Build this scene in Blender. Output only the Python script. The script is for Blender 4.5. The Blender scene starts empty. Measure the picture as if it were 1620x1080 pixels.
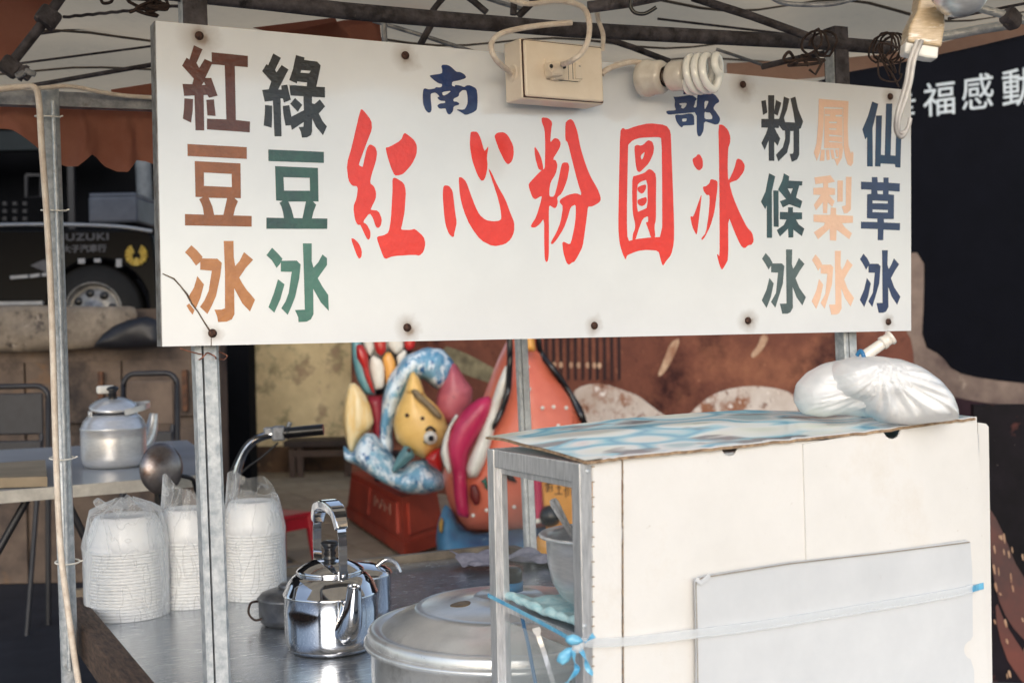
import bpy, bmesh, math, random
from mathutils import Vector, Matrix, noise
from mathutils.geometry import delaunay_2d_cdt
random.seed(7)
R = math.radians
scene = bpy.context.scene
COL = scene.collection

# ------------------------------------------------------------------ camera
EYE = Vector((0.0, 0.0, 1.40))
FPX = 2000.0                                   # focal length in photo pixels (photo is 1620 wide)
yaw = Vector((0.451, 0.8925, 0.0)).normalized()
pitch, roll = R(-0.29), R(-1.2)
FWD = (yaw * math.cos(pitch) + Vector((0, 0, 1)) * math.sin(pitch)).normalized()
R0 = FWD.cross(Vector((0, 0, 1))).normalized()
U0 = R0.cross(FWD).normalized()
RGT = R0 * math.cos(roll) + U0 * math.sin(roll)
UPV = U0 * math.cos(roll) - R0 * math.sin(roll)
cd = bpy.data.cameras.new('camera')
cam = bpy.data.objects.new('camera', cd); COL.objects.link(cam)
M = Matrix((RGT, UPV, -FWD)).transposed().to_4x4(); M.translation = EYE
cam.matrix_world = M
cd.sensor_width = 36.0; cd.lens = 36.0 * FPX / 1620.0
cd.clip_start = 0.05; cd.clip_end = 800
cd.dof.use_dof = True; cd.dof.focus_distance = 2.15; cd.dof.aperture_fstop = 6.3
scene.camera = cam

# ------------------------------------------------------------------ light
SUN_EL, SUN_AZ = R(20), R(-25)                 # behind the camera, a little to its left
world = bpy.data.worlds.new("World"); scene.world = world; world.use_nodes = True
wn = world.node_tree; wn.nodes.clear()
sky = wn.nodes.new('ShaderNodeTexSky'); sky.sky_type = 'NISHITA'; sky.sun_disc = False
sky.sun_elevation = SUN_EL
sky.air_density = 1.0; sky.dust_density = 1.2; sky.ozone_density = 1.0
bg = wn.nodes.new('ShaderNodeBackground'); bg.inputs['Strength'].default_value = 0.15
hsv = wn.nodes.new('ShaderNodeHueSaturation'); hsv.inputs['Saturation'].default_value = 0.75   # thin overcast
out = wn.nodes.new('ShaderNodeOutputWorld')
wn.links.new(sky.outputs[0], hsv.inputs['Color']); wn.links.new(hsv.outputs[0], bg.inputs[0]); wn.links.new(bg.outputs[0], out.inputs[0])
sun_from = Vector((-math.sin(-SUN_AZ) * math.cos(SUN_EL), -math.cos(SUN_AZ) * math.cos(SUN_EL), math.sin(SUN_EL)))
sky.sun_rotation = math.atan2(sun_from.x, sun_from.y)
sl = bpy.data.lights.new('sun', 'SUN'); sl.energy = 0.62; sl.angle = R(35); sl.color = (1.0, 0.995, 0.985)
so = bpy.data.objects.new('sun', sl); COL.objects.link(so)
so.rotation_euler = sun_from.to_track_quat('Z', 'Y').to_euler()
so.location = (-3, -6, 6)
scene.view_settings.view_transform = 'Standard'
scene.view_settings.look = 'None'
scene.view_settings.gamma = 1.0
scene.view_settings.use_curve_mapping = False
scene.view_settings.exposure = 0.70
scene.cycles.max_bounces = 8
scene.cycles.transparent_max_bounces = 16

# ------------------------------------------------------------------ placing helpers: sight line -> point on a real plane
def ray(px, py):
    return (FWD + RGT * ((px - 810.0) / FPX) + UPV * ((540.0 - py) / FPX))
def PD(px, py, d): return EYE + ray(px, py) * d
def PY(px, py, Y):
    r = ray(px, py); return EYE + r * ((Y - EYE.y) / r.y)
def PX(px, py, X):
    r = ray(px, py); return EYE + r * ((X - EYE.x) / r.x)
def PZ(px, py, Z):
    r = ray(px, py); return EYE + r * ((Z - EYE.z) / r.z)
def PP(px, py, P0, n):
    r = ray(px, py); return EYE + r * ((P0 - EYE).dot(n) / r.dot(n))

# ------------------------------------------------------------------ materials
def s2l(c):
    return tuple(((v / 255.0) / 12.92 if v / 255.0 <= 0.04045 else ((v / 255.0 + 0.055) / 1.055) ** 2.4) for v in c) + (1.0,)
MATS = {}
def mat(name, c1, c2=None, scale=20.0, rough=0.5, metal=0.0, bump=0.0, bscale=None, coat=0.0, spots=None, detail=6.0,
        stretch=None, rvar=0.0, lo=0.35, hi=0.65, trans=None, spec=0.5):
    m = bpy.data.materials.new(name); m.use_nodes = True
    nt = m.node_tree; N = nt.nodes; L = nt.links
    b = N['Principled BSDF']
    b.inputs['Roughness'].default_value = rough; b.inputs['Metallic'].default_value = metal
    b.inputs['Coat Weight'].default_value = coat; b.inputs['Coat Roughness'].default_value = 0.08
    b.inputs['Specular IOR Level'].default_value = spec
    tc = N.new('ShaderNodeTexCoord'); mp = N.new('ShaderNodeMapping'); L.new(tc.outputs['Object'], mp.inputs[0])
    if stretch: mp.inputs['Scale'].default_value = stretch
    if c2 is None: c2 = tuple(v * 0.86 for v in c1)
    nz = N.new('ShaderNodeTexNoise'); nz.inputs['Scale'].default_value = scale; nz.inputs['Detail'].default_value = detail
    nz.inputs['Roughness'].default_value = 0.65
    L.new(mp.outputs[0], nz.inputs['Vector'])
    rp = N.new('ShaderNodeValToRGB'); rp.color_ramp.elements[0].position = lo; rp.color_ramp.elements[1].position = hi
    rp.color_ramp.elements[0].color = s2l(c2); rp.color_ramp.elements[1].color = s2l(c1)
    L.new(nz.outputs['Fac'], rp.inputs[0]); last = rp.outputs[0]
    if spots:
        for (sc, ss, p0, p1) in spots:
            n2 = N.new('ShaderNodeTexNoise'); n2.inputs['Scale'].default_value = ss; n2.inputs['Detail'].default_value = 8
            n2.inputs['Roughness'].default_value = 0.7
            L.new(mp.outputs[0], n2.inputs['Vector'])
            r2 = N.new('ShaderNodeValToRGB'); r2.color_ramp.elements[0].position = p0; r2.color_ramp.elements[1].position = p1
            L.new(n2.outputs['Fac'], r2.inputs[0])
            mx = N.new('ShaderNodeMix'); mx.data_type = 'RGBA'
            L.new(r2.outputs[0], mx.inputs[0]); L.new(last, mx.inputs[6]); mx.inputs[7].default_value = s2l(sc)
            last = mx.outputs[2]
    L.new(last, b.inputs['Base Color'])
    if rvar:
        mr = N.new('ShaderNodeMapRange'); mr.inputs[3].default_value = max(0.02, rough - rvar); mr.inputs[4].default_value = min(1, rough + rvar)
        L.new(nz.outputs['Fac'], mr.inputs[0]); L.new(mr.outputs[0], b.inputs['Roughness'])
    if bump:
        bn = N.new('ShaderNodeTexNoise'); bn.inputs['Scale'].default_value = bscale or scale * 2; bn.inputs['Detail'].default_value = 5
        L.new(mp.outputs[0], bn.inputs['Vector'])
        bp = N.new('ShaderNodeBump'); bp.inputs['Strength'].default_value = min(1.0, bump); bp.inputs['Distance'].default_value = 0.002 * max(1, bump)
        L.new(bn.outputs['Fac'], bp.inputs['Height']); L.new(bp.outputs[0], b.inputs['Normal'])
    MATS[name] = m
    return m
def film_mat(name, col, clear, rough=0.12, bscale=60, bump=0.6, pwr=3.5, crease=0.0, csc=18):
    m = bpy.data.materials.new(name); m.use_nodes = True
    nt = m.node_tree; N = nt.nodes; L = nt.links
    b = N['Principled BSDF']; b.inputs['Base Color'].default_value = s2l(col); b.inputs['Roughness'].default_value = rough
    b.inputs['Alpha'].default_value = 1.0
    t = N.new('ShaderNodeBsdfTransparent'); mx = N.new('ShaderNodeMixShader')
    fr = N.new('ShaderNodeLayerWeight'); fr.inputs['Blend'].default_value = 0.5
    pw = N.new('ShaderNodeMath'); pw.operation = 'POWER'; pw.inputs[1].default_value = pwr
    ad = N.new('ShaderNodeMath'); ad.operation = 'ADD'; ad.use_clamp = True; ad.inputs[1].default_value = 1.0 - clear
    L.new(fr.outputs['Facing'], pw.inputs[0]); L.new(pw.outputs[0], ad.inputs[0])
    tc = N.new('ShaderNodeTexCoord'); nz = N.new('ShaderNodeTexNoise'); nz.inputs['Scale'].default_value = bscale; nz.inputs['Detail'].default_value = 3
    L.new(tc.outputs['Object'], nz.inputs['Vector'])
    bp = N.new('ShaderNodeBump'); bp.inputs['Strength'].default_value = bump; bp.inputs['Distance'].default_value = 0.004
    L.new(nz.outputs['Fac'], bp.inputs['Height']); L.new(bp.outputs[0], b.inputs['Normal'])
    if bump > 0: L.new(bp.outputs[0], fr.inputs['Normal'])
    fac = ad.outputs[0]
    if crease > 0:                              # fold lines, with their highlights painted in as white streaks
        cn_ = N.new('ShaderNodeTexNoise'); cn_.inputs['Scale'].default_value = csc; cn_.inputs['Detail'].default_value = 4; cn_.inputs['Distortion'].default_value = 1.2
        mpz = N.new('ShaderNodeMapping'); mpz.inputs['Scale'].default_value = (1, 1, .38); L.new(tc.outputs['Object'], mpz.inputs[0]); L.new(mpz.outputs[0], cn_.inputs['Vector'])
        cr = N.new('ShaderNodeValToRGB'); e = cr.color_ramp.elements; e[0].position = .47; e[0].color = (0, 0, 0, 1); e[1].position = .53; e[1].color = (0, 0, 0, 1); k_ = e.new(.5); k_.color = (crease, crease, crease, 1)
        L.new(cn_.outputs['Fac'], cr.inputs[0]); a2 = N.new('ShaderNodeMath'); a2.operation = 'ADD'; a2.use_clamp = True; L.new(fac, a2.inputs[0]); L.new(cr.outputs[0], a2.inputs[1]); fac = a2.outputs[0]
        L.new(cr.outputs[0], bp.inputs['Height']); bp.inputs['Distance'].default_value = .006
    L.new(fac, mx.inputs[0]); L.new(t.outputs[0], mx.inputs[1]); L.new(b.outputs[0], mx.inputs[2])
    L.new(mx.outputs[0], N['Material Output'].inputs[0])
    return m

M_acry = mat('acrylic', (224, 229, 236), (213, 218, 226), 2.5, 0.10, bump=0.05, bscale=4, coat=1.0, spots=[((205, 196, 180), 70, 0.70, 0.80)])
M_signedge = mat('sign_edge', (150, 150, 152), (95, 90, 88), 40, 0.5, 0.3, bump=0.5, spots=[((88, 60, 44), 18, 0.58, 0.72)])
M_rust = mat('rust_screw', (92, 62, 50), (40, 28, 26), 300, 0.6, 0.4, bump=0.5)
M_halo = mat('rust_halo', (150, 125, 105), (185, 175, 160), 200, 0.6)
FILM = dict(rough=0.22, coat=0.45, spec=0.35, bump=0.45, bscale=140)
M_red = mat('red_film', (236, 54, 44), (226, 48, 40), 60, spots=[((245, 210, 190), 95, 0.74, 0.77)], **FILM)
M_brown1 = mat('brown_film_dark_sheen', (88, 38, 26), (78, 32, 24), 60, spots=[((170, 120, 90), 90, 0.72, 0.76)], **FILM)  # one brown film in three tones, dark to bright reflection painted in
M_brown2 = mat('brown_film_mid_sheen', (146, 84, 44), (130, 74, 38), 60, spots=[((225, 180, 140), 90, 0.72, 0.76)], **FILM)
M_brown3 = mat('brown_film_bright_sheen', (184, 124, 78), (168, 110, 70), 60, spots=[((235, 200, 165), 60, 0.66, 0.74)], **FILM)
M_green1 = mat('green_film_dark_sheen', (22, 28, 42), (20, 30, 36), 60, spots=[((150, 150, 130), 110, 0.75, 0.78)], **FILM)  # green column likewise: reflected dark and bright put into the film colour
M_green2 = mat('green_film_mid_sheen', (40, 86, 80), (34, 68, 72), 30, spots=[((180, 200, 190), 110, 0.73, 0.77)], **FILM)
M_green3 = mat('green_film_bright_sheen', (70, 122, 112), (62, 108, 102), 30, spots=[((190, 215, 205), 100, 0.73, 0.77)], **FILM)
M_gray1 = mat('grey_film_dark_sheen', (34, 36, 48), (28, 32, 42), 30, **FILM)  # grey column tones carry the gloss reflection in their colour
M_gray2 = mat('grey_film_mid_sheen', (46, 80, 88), (40, 58, 68), 30, **FILM)
M_gray3 = mat('grey_film_bright_sheen', (86, 104, 108), (74, 90, 96), 30, **FILM)
M_peach = mat('peach_film', (238, 200, 176), (233, 194, 170), 30, **FILM)
M_navy1 = mat('blue_film', (18, 62, 98), (24, 50, 88), 30, **FILM)
M_navy2 = mat('navy_film', (44, 62, 104), (38, 56, 92), 30, **FILM)
M_blue = mat('royal_blue_film', (8, 48, 106), (10, 38, 90), 30, **FILM)
M_crack = mat('crack_dirt', (120, 105, 90), (60, 45, 38), 100, 0.7)
M_galv = mat('galvanised_steel', (206, 210, 214), (156, 164, 172), 55, 0.42, 0.3, bump=0.35, spots=[((92, 84, 80), 22, 0.62, 0.78)], rvar=0.12)
M_galv_dull = mat('dull_galvanised_steel', (164, 167, 174), (104, 108, 116), 30, 0.5, 0.4, bump=0.4, spots=[((78, 62, 56), 14, 0.58, 0.74)], rvar=0.12)
M_darkpipe = mat('flaking_painted_pipe', (92, 88, 94), (48, 44, 48), 30, 0.7, 0.15, bump=2.0, bscale=60, spots=[((26, 24, 28), 16, 0.56, 0.66), ((132, 120, 118), 45, 0.64, 0.72)])
M_canvas = mat('beige_canvas', (218, 198, 168), (192, 172, 144), 9, 0.9, bump=0.3, bscale=160, spots=[((122, 108, 96), 5, 0.58, 0.78)])
M_seam = mat('canvas_seam', (120, 110, 98), (92, 84, 76), 30, 0.9)
M_orange = mat('terracotta_canvas', (164, 114, 98), (138, 90, 76), 8, 0.9, bump=0.3, bscale=140)
M_cream = mat('aged_cream_plastic', (234, 221, 204), (224, 209, 190), 12, 0.35, bump=0.04, spots=[((150, 120, 92), 26, 0.68, 0.84)])
M_cable = mat('dirty_cream_cable', (226, 216, 204), (198, 182, 168), 40, 0.5, bump=0.1)
M_white = mat('white_plastic', (238, 236, 230), (228, 225, 218), 20, 0.3)
M_bulb = mat('white_glass_tube', (240, 240, 236), (234, 234, 230), 20, 0.15, coat=0.5)
M_porc = mat('white_porcelain', (226, 222, 214), (204, 196, 186), 16, 0.22, coat=0.4, spots=[((110, 90, 76), 14, 0.66, 0.82)])
M_black = mat('black_plastic', (28, 28, 32), (18, 18, 22), 30, 0.3, coat=0.2)
M_wire = mat('rusty_tie_wire', (70, 54, 48), (42, 34, 34), 80, 0.7, 0.3, bump=0.4)
M_copper = mat('copper_tie_wire', (176, 120, 100), (130, 84, 70), 80, 0.45, 0.5)
def translucent(m, f, col):
    nt = m.node_tree; N = nt.nodes; L = nt.links
    b = N['Principled BSDF']; t = N.new('ShaderNodeBsdfTranslucent'); t.inputs[0].default_value = s2l(col)
    mx = N.new('ShaderNodeMixShader'); mx.inputs[0].default_value = f
    L.new(b.outputs[0], mx.inputs[1]); L.new(t.outputs[0], mx.inputs[2]); L.new(mx.outputs[0], N['Material Output'].inputs[0])
translucent(M_canvas, .55, (234, 212, 180)); translucent(M_orange, .4, (190, 116, 88))
M_chrome = mat('polished_steel', (226, 226, 228), (214, 214, 218), 8, 0.06, 1.0, bump=0.02, bscale=14, rvar=0.03)
M_steel = mat('satin_steel', (226, 226, 228), (206, 208, 211), 40, 0.28, 0.62, bump=0.06, stretch=(1, 1, 6))
M_alu = mat('spun_aluminium', (226, 228, 230), (204, 207, 211), 14, 0.3, 0.65, bump=0.12, bscale=60, spots=[((128, 130, 134), 7, 0.55, 0.75)], rvar=0.08)
M_alubar = mat('aluminium_bar', (222, 223, 226), (184, 186, 190), 30, 0.3, 0.6, bump=0.1, stretch=(8, 8, 1), spots=[((120, 118, 118), 40, 0.64, 0.76)])
M_top = mat('stainless_counter', (214, 218, 222), (166, 172, 180), 26, 0.24, 0.88, bump=0.14, stretch=(1, 5, 1), rvar=0.12, spots=[((176, 184, 192), 30, 0.66, 0.78)])
M_wood_dark = mat('weathered_dark_wood', (98, 78, 66), (52, 40, 36), 22, 0.75, bump=1.2, stretch=(6, 1, 6), spots=[((128, 104, 84), 26, 0.64, 0.76)])
M_wood_tan = mat('tan_wood', (176, 132, 92), (132, 92, 60), 14, 0.7, bump=0.5, stretch=(6, 6, 1))
M_bowl = mat('white_paper_bowl', (224, 226, 228), (216, 218, 222), 14, 0.4)
M_film = film_mat('clear_bag_film', (240, 243, 246), 0.91, .05, 22, 1.0, 2.0, .17, 20)
M_film2 = film_mat('white_bag_film', (238, 240, 242), 0.86, 0.15)
M_card = mat('greyboard', (223, 221, 219), (211, 209, 206), 3, 0.85, bump=0.15, bscale=200, spots=[((176, 166, 154), 90, 0.66, 0.74), ((206, 200, 192), 6, 0.56, 0.80), ((160, 148, 134), 60, 0.73, 0.77)])
M_card2 = mat('pale_greyboard', (208, 210, 213), (191, 194, 198), 3, 0.8, bump=0.12, bscale=160, spots=[((170, 166, 160), 50, 0.68, 0.80)])
M_card3 = mat('card_edge', (150, 138, 122), (120, 108, 94), 60, 0.9)
M_corr = mat('corrugated_cut_edge', (176, 150, 122), (110, 88, 70), 120, 0.9, bump=0.6)
M_glass = film_mat('window_glass', (210, 220, 222), 0.96, 0.03, 3, 0.02)
M_strap = film_mat('blue_plastic_strap', (70, 160, 205), 0.25, 0.3, 200, 0.3)
M_strapw = film_mat('pale_plastic_strap', (232, 236, 240), 0.62, 0.3, 200, 0.3)
M_ribbon = mat('blue_ribbon_film', (128, 194, 222), (76, 158, 204), 60, 0.3, bump=0.3, bscale=120)
M_bluestrap = mat('blue_band', (50, 122, 170), (36, 96, 146), 40, 0.4)
M_bagw = mat('white_plastic_bag', (240, 241, 242), (222, 224, 228), 14, 0.32, bump=1.0, bscale=40, coat=0.1)
translucent(M_bagw, .12, (236, 238, 240))

# ------------------------------------------------------------------ mesh helpers
class MB:
    def __init__(s): s.v = []; s.f = []; s.sm = []; s.mi = []; s.cur = 0
    def add(s, vs, fs, smooth=False):
        o = len(s.v); s.v += [tuple(v) for v in vs]
        for f in fs: s.f.append(tuple(i + o for i in f)); s.sm.append(smooth); s.mi.append(s.cur)
    def box(s, c, size, rot=None, bev=0.0):
        hx, hy, hz = (v / 2 for v in size); rot = rot or Matrix.Identity(3); c = Vector(c)
        if bev <= 0:
            P = [c + rot @ Vector((x * hx, y * hy, z * hz)) for z in (-1, 1) for y in (-1, 1) for x in (-1, 1)]
            s.add(P, [(0, 2, 3, 1), (4, 5, 7, 6), (0, 1, 5, 4), (2, 6, 7, 3), (0, 4, 6, 2), (1, 3, 7, 5)])
        else:
            bm = bmesh.new(); bmesh.ops.create_cube(bm, size=1)
            for v in bm.verts: v.co = Vector((v.co.x * size[0], v.co.y * size[1], v.co.z * size[2]))
            bmesh.ops.bevel(bm, geom=bm.edges[:], offset=bev, segments=2, affect='EDGES', profile=0.5)
            bm.verts.index_update()
            s.add([c + rot @ v.co for v in bm.verts], [[v.index for v in f.verts] for f in bm.faces], False); bm.free()
    def tube(s, pts, r, n=10, cap=True, sq=False, up=None):
        pts = [Vector(p) for p in pts]
        rs = r if isinstance(r, (list, tuple)) else [r] * len(pts)
        t0 = (pts[1] - pts[0]).normalized()
        u = up.copy() if up is not None else (Vector((0, 0, 1)) if abs(t0.z) < 0.9 else Vector((1, 0, 0)))
        rings = []
        for i, p in enumerate(pts):
            t = (pts[min(i + 1, len(pts) - 1)] - pts[max(i - 1, 0)]).normalized()
            u = (u - t * u.dot(t)).normalized(); w = t.cross(u)
            rings.append([p + (u * math.cos(2 * math.pi * (k + (0.5 if sq else 0)) / n) + w * math.sin(2 * math.pi * (k + (0.5 if sq else 0)) / n)) * rs[i] for k in range(n)])
        vs = [q for rg in rings for q in rg]; fs = []
        for i in range(len(pts) - 1):
            for k in range(n): fs.append((i * n + k, i * n + (k + 1) % n, (i + 1) * n + (k + 1) % n, (i + 1) * n + k))
        s.add(vs, fs, not sq)
        if cap:
            s.add(rings[0], [tuple(range(n))[::-1]]); s.add(rings[-1], [tuple(range(n))])
    def lathe(s, prof, c, n=48, axis=None, wob=0.0):
        c = Vector(c); ax = Vector(axis).normalized() if axis is not None else Vector((0, 0, 1))
        q = Vector((0, 0, 1)).rotation_difference(ax)
        vs = []; fs = []
        for (r, z) in prof:
            for k in range(n):
                a = 2 * math.pi * k / n; rr = r * (1 + wob * math.sin(3 * a + z * 60))
                vs.append(c + q @ Vector((rr * math.cos(a), rr * math.sin(a), z)))
        for i in range(len(prof) - 1):
            for k in range(n): fs.append((i * n + k, i * n + (k + 1) % n, (i + 1) * n + (k + 1) % n, (i + 1) * n + k))
        s.add(vs, fs, True)
    def ribbon(s, pts, w, th=0.001, side=None):
        # flat strap: pts centre line, side = width direction
        pts = [Vector(p) for p in pts]; vs = []; n = len(pts)
        for i, p in enumerate(pts):
            t = (pts[min(i + 1, n - 1)] - pts[max(i - 1, 0)]).normalized()
            sd = side[i] if isinstance(side, list) else side
            sd = (sd - t * sd.dot(t)).normalized(); nn = t.cross(sd).normalized()
            ww = w[i] if isinstance(w, list) else w
            for a, b in ((-1, -1), (1, -1), (1, 1), (-1, 1)): vs.append(p + sd * (a * ww / 2) + nn * (b * th / 2))
        fs = []
        for i in range(n - 1):
            for k in range(4): fs.append((i * 4 + k, i * 4 + (k + 1) % 4, i * 4 + 4 + (k + 1) % 4, i * 4 + 4 + k))
        fs += [(3, 2, 1, 0), tuple((n - 1) * 4 + k for k in range(4))]
        s.add(vs, fs)
    def slab(s, poly, off):
        # poly: planar 3D polygon, extruded by vector off
        poly = [Vector(p) for p in poly]; n = len(poly); off = Vector(off)
        vs = poly + [p + off for p in poly]
        s.add(vs, [tuple(range(n)), tuple(range(2 * n - 1, n - 1, -1))] + [(k, k + n, (k + 1) % n + n, (k + 1) % n) for k in range(n)])
    def build(s, name, m, parent=None, loc=None):
        me = bpy.data.meshes.new(name)
        vs = s.v
        if loc is not None: vs = [tuple(Vector(v) - Vector(loc)) for v in vs]
        me.from_pydata(vs, [], s.f)
        me.polygons.foreach_set('use_smooth', s.sm)
        ms = m if isinstance(m, (list, tuple)) else [m]
        for x in ms: me.materials.append(x)
        me.polygons.foreach_set('material_index', s.mi)
        bm = bmesh.new(); bm.from_mesh(me); bmesh.ops.recalc_face_normals(bm, faces=bm.faces); bm.to_mesh(me); bm.free()
        me.update()
        o = bpy.data.objects.new(name, me); COL.objects.link(o)
        if loc is not None: o.location = loc
        if parent is not None:
            o.parent = parent; o.matrix_parent_inverse = Matrix.Identity(4)
            if loc is None: loc = Vector((0, 0, 0))
            pw = parent_world(parent)
            o.location = Vector(loc) - pw
        return o
WLOC = {}
def parent_world(p):
    w = Vector((0, 0, 0))
    while p is not None: w += p.location; p = p.parent
    return w
def tag(o, label=None, cat=None, group=None, kind=None):
    if label: o['label'] = label
    if cat: o['category'] = cat
    if group: o['group'] = group
    if kind: o['kind'] = kind
    return o
def thing(name, loc, label, cat, group=None):
    o = bpy.data.objects.new(name, None); o.empty_display_size = 0.05; COL.objects.link(o); o.location = loc
    return tag(o, label, cat, group)
def part(o, name, mb, m): return mb.build(name, m, o)
def copy_tree(o, delta, parent=None):
    c = o.copy(); COL.objects.link(c)
    if parent is None: c.location = o.location + Vector(delta)
    else: c.parent = parent; c.matrix_parent_inverse = Matrix.Identity(4)
    for ch in list(o.children): copy_tree(ch, delta, c)
    return c

def inside(p, poly):
    x, y = p; c = False; n = len(poly); j = n - 1
    for i in range(n):
        xi, yi = poly[i]; xj, yj = poly[j]
        if (yi > y) != (yj > y) and x < (xj - xi) * (y - yi) / (yj - yi) + xi: c = not c
        j = i
    return c
def chaikin(poly, k=0.2, it=1):
    for _ in range(it):
        o = []; n = len(poly)
        for i in range(n):
            a, b = poly[i], poly[(i + 1) % n]
            o.append((a[0] + (b[0] - a[0]) * k, a[1] + (b[1] - a[1]) * k)); o.append((b[0] + (a[0] - b[0]) * k, b[1] + (a[1] - b[1]) * k))
        poly = o
    return poly
def union2d(shapes, extra=()):
    # shapes: [(outline, [holes])] -> verts, tris covering the union
    vs = []; es = []
    for outl, holes in shapes:
        for lp in [outl] + list(holes):
            o = len(vs); vs += [Vector(p) for p in lp]; n = len(lp); es += [(o + i, o + (i + 1) % n) for i in range(n)]
    vs += [Vector(p) for p in extra]
    V, E, F, _, _, _ = delaunay_2d_cdt(vs, es, [], 0, 1e-4)
    tris = []
    for f in F:
        c = sum((V[i] for i in f), Vector((0, 0))) / len(f)
        for outl, holes in shapes:
            if inside(c, outl) and not any(inside(c, h) for h in holes): tris.append(tuple(f)); break
    return V, tris
def decal(shapes, to3, off, m, name, parent, depth, extra=()):
    """lettering film or print: front sheet at `off` from the plane with side walls `depth` deep"""
    V, T = union2d(shapes, extra)
    P = [to3(v.x, v.y) + off for v in V]
    mb = MB(); n = len(P); back = off.normalized() * -depth
    cnt = {}
    for t in T:
        for k in range(len(t)):
            e = (t[k], t[(k + 1) % len(t)]); cnt[e] = cnt.get(e, 0) + 1
    vs = P + [p + back for p in P]; fs = list(T)
    for (a, b) in cnt:
        if (b, a) not in cnt: fs.append((a, a + n, b + n, b))
    mb.add(vs, fs)
    o = mb.build(name, m, parent)
    return o
def puff(outline, holes, T, step, P0, ux, uy, sc, m, name, parent, R_=None, smooth_it=1, mats=None, wr=None):
    """inflated solid from an outline in a local 2D frame: point = P0 + ux*x*sc + uy*y*sc, thickness T (metres)"""
    outline = chaikin(outline, 0.13, smooth_it); holes = [chaikin(h, 0.13, smooth_it) for h in holes]
    xs = [p[0] for p in outline]; ys = [p[1] for p in outline]
    loops = [outline] + holes
    def dist(p):
        best = 1e9
        for lp in loops:
            for i in range(len(lp)):
                ax, ay = lp[i]; bx, by = lp[(i + 1) % len(lp)]
                dx, dy = bx - ax, by - ay; L = dx * dx + dy * dy
                t = 0 if L < 1e-12 else max(0, min(1, ((p[0] - ax) * dx + (p[1] - ay) * dy) / L))
                d = math.hypot(p[0] - ax - t * dx, p[1] - ay - t * dy)
                if d < best: best = d
        return best
    ext = []
    y = min(ys); row = 0
    while y < max(ys):
        x = min(xs) + (step / 2 if row % 2 else 0)
        while x < max(xs):
            if inside((x, y), outline) and not any(inside((x, y), h) for h in holes) and dist((x, y)) > step * 0.45: ext.append((x, y))
            x += step
        y += step * 0.87; row += 1
    for e in list(outline):  # rim ring just inside for a round edge
        pass
    V, TR = union2d([(outline, holes)], ext)
    RR = R_ or max([dist(v) for v in ext] + [step])
    nrm = ux.cross(uy).normalized()
    fr = []; bk = []
    for v in V:
        d = min(1.0, dist((v.x, v.y)) / RR); h = T * math.sqrt(max(0.0, 1 - (1 - d) ** 2))
        base = P0 + ux * (v.x * sc) + uy * (v.y * sc)
        hh = h
        if wr and d > 0.02: hh += wr(v.x, v.y) * min(1, d * 3)
        fr.append(base + nrm * hh); bk.append(base - nrm * h)
    n = len(V); mb = MB()
    vs = fr + bk
    f = [tuple(t) for t in TR] + [tuple(i + n for i in reversed(t)) for t in TR]
    cnt = set()
    for t in TR:
        for k in range(len(t)): cnt.add((t[k], t[(k + 1) % len(t)]))
    for (a, b) in cnt:
        if (b, a) not in cnt: f.append((a, a + n, b + n, b))
    mb.add(vs, f, True)
    return mb.build(name, m, parent)
def pts(s): return [tuple(float(q) for q in p.split(',')) for p in s.strip().strip(';').split(';')]
def spline(P, n=8):
    P = [Vector(p) for p in P]; o = []
    for i in range(len(P) - 1):
        a = P[max(i - 1, 0)]; b = P[i]; c = P[i + 1]; d = P[min(i + 2, len(P) - 1)]
        for k in range(n):
            t = k / n
            o.append(0.5 * ((2 * b) + (c - a) * t + (2 * a - 5 * b + 4 * c - d) * t * t + (3 * b - a - 3 * c + d) * t ** 3))
    o.append(P[-1]); return o
def text_decal(body, size, P0, ux, uy, m, name, parent, bold=0.02, sx=1.0, off=0.004, align='CENTER', space=1.0):
    c = bpy.data.curves.new('text', 'FONT'); c.body = body; c.size = size; c.offset = bold * size; c.align_x = align; c.space_character = space
    o = bpy.data.objects.new('text', c); COL.objects.link(o)
    bpy.context.view_layer.update()
    me = bpy.data.meshes.new_from_object(o.evaluated_get(bpy.context.evaluated_depsgraph_get()))
    nn = ux.cross(uy).normalized()
    mb = MB()
    mb.add([P0 + ux * (v.co.x * sx) + uy * v.co.y + nn * off for v in me.vertices], [tuple(p.vertices) for p in me.polygons])
    bpy.data.objects.remove(o); bpy.data.curves.remove(c); bpy.data.meshes.remove(me)
    return mb.build(name, m, parent)

# ------------------------------------------------------------------ the shop sign
YS = 1.988                                     # plane of the sign's face
SIGN_N = Vector((0, -1, 0))
def sgn(px, py): return PY(px, py, YS)
c_tl, c_tr, c_br, c_bl = (sgn(*p) for p in ((246, 33), (1441, 143), (1441.5, 523), (257, 548)))
sign = thing('shop_sign', sgn(850, 545), 'long white acrylic shop sign with large red and smaller dark Chinese lettering', 'sign')
TH = Vector((0, 0.028, 0))
mb = MB()
# slightly bowed acrylic sheet, subdivided
NX, NZ = 40, 14; vs = []
for j in range(NZ + 1):
    for i in range(NX + 1):
        u, v = i / NX, j / NZ
        p = (c_bl * (1 - u) + c_br * u) * (1 - v) + (c_tl * (1 - u) + c_tr * u) * v
        vs.append(p)
n0 = len(vs); fs = []
for j in range(NZ):
    for i in range(NX):
        a = j * (NX + 1) + i; fs.append((a, a + 1, a + NX + 2, a + NX + 1))
mb.add(vs, fs); mb.slab([c_bl + Vector((0, .0005, 0)), c_br + Vector((0, .0005, 0)), c_tr + Vector((0, .0005, 0)), c_tl + Vector((0, .0005, 0))], (0, 0.003, 0))
part(sign, 'panel', mb, M_acry)
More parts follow.
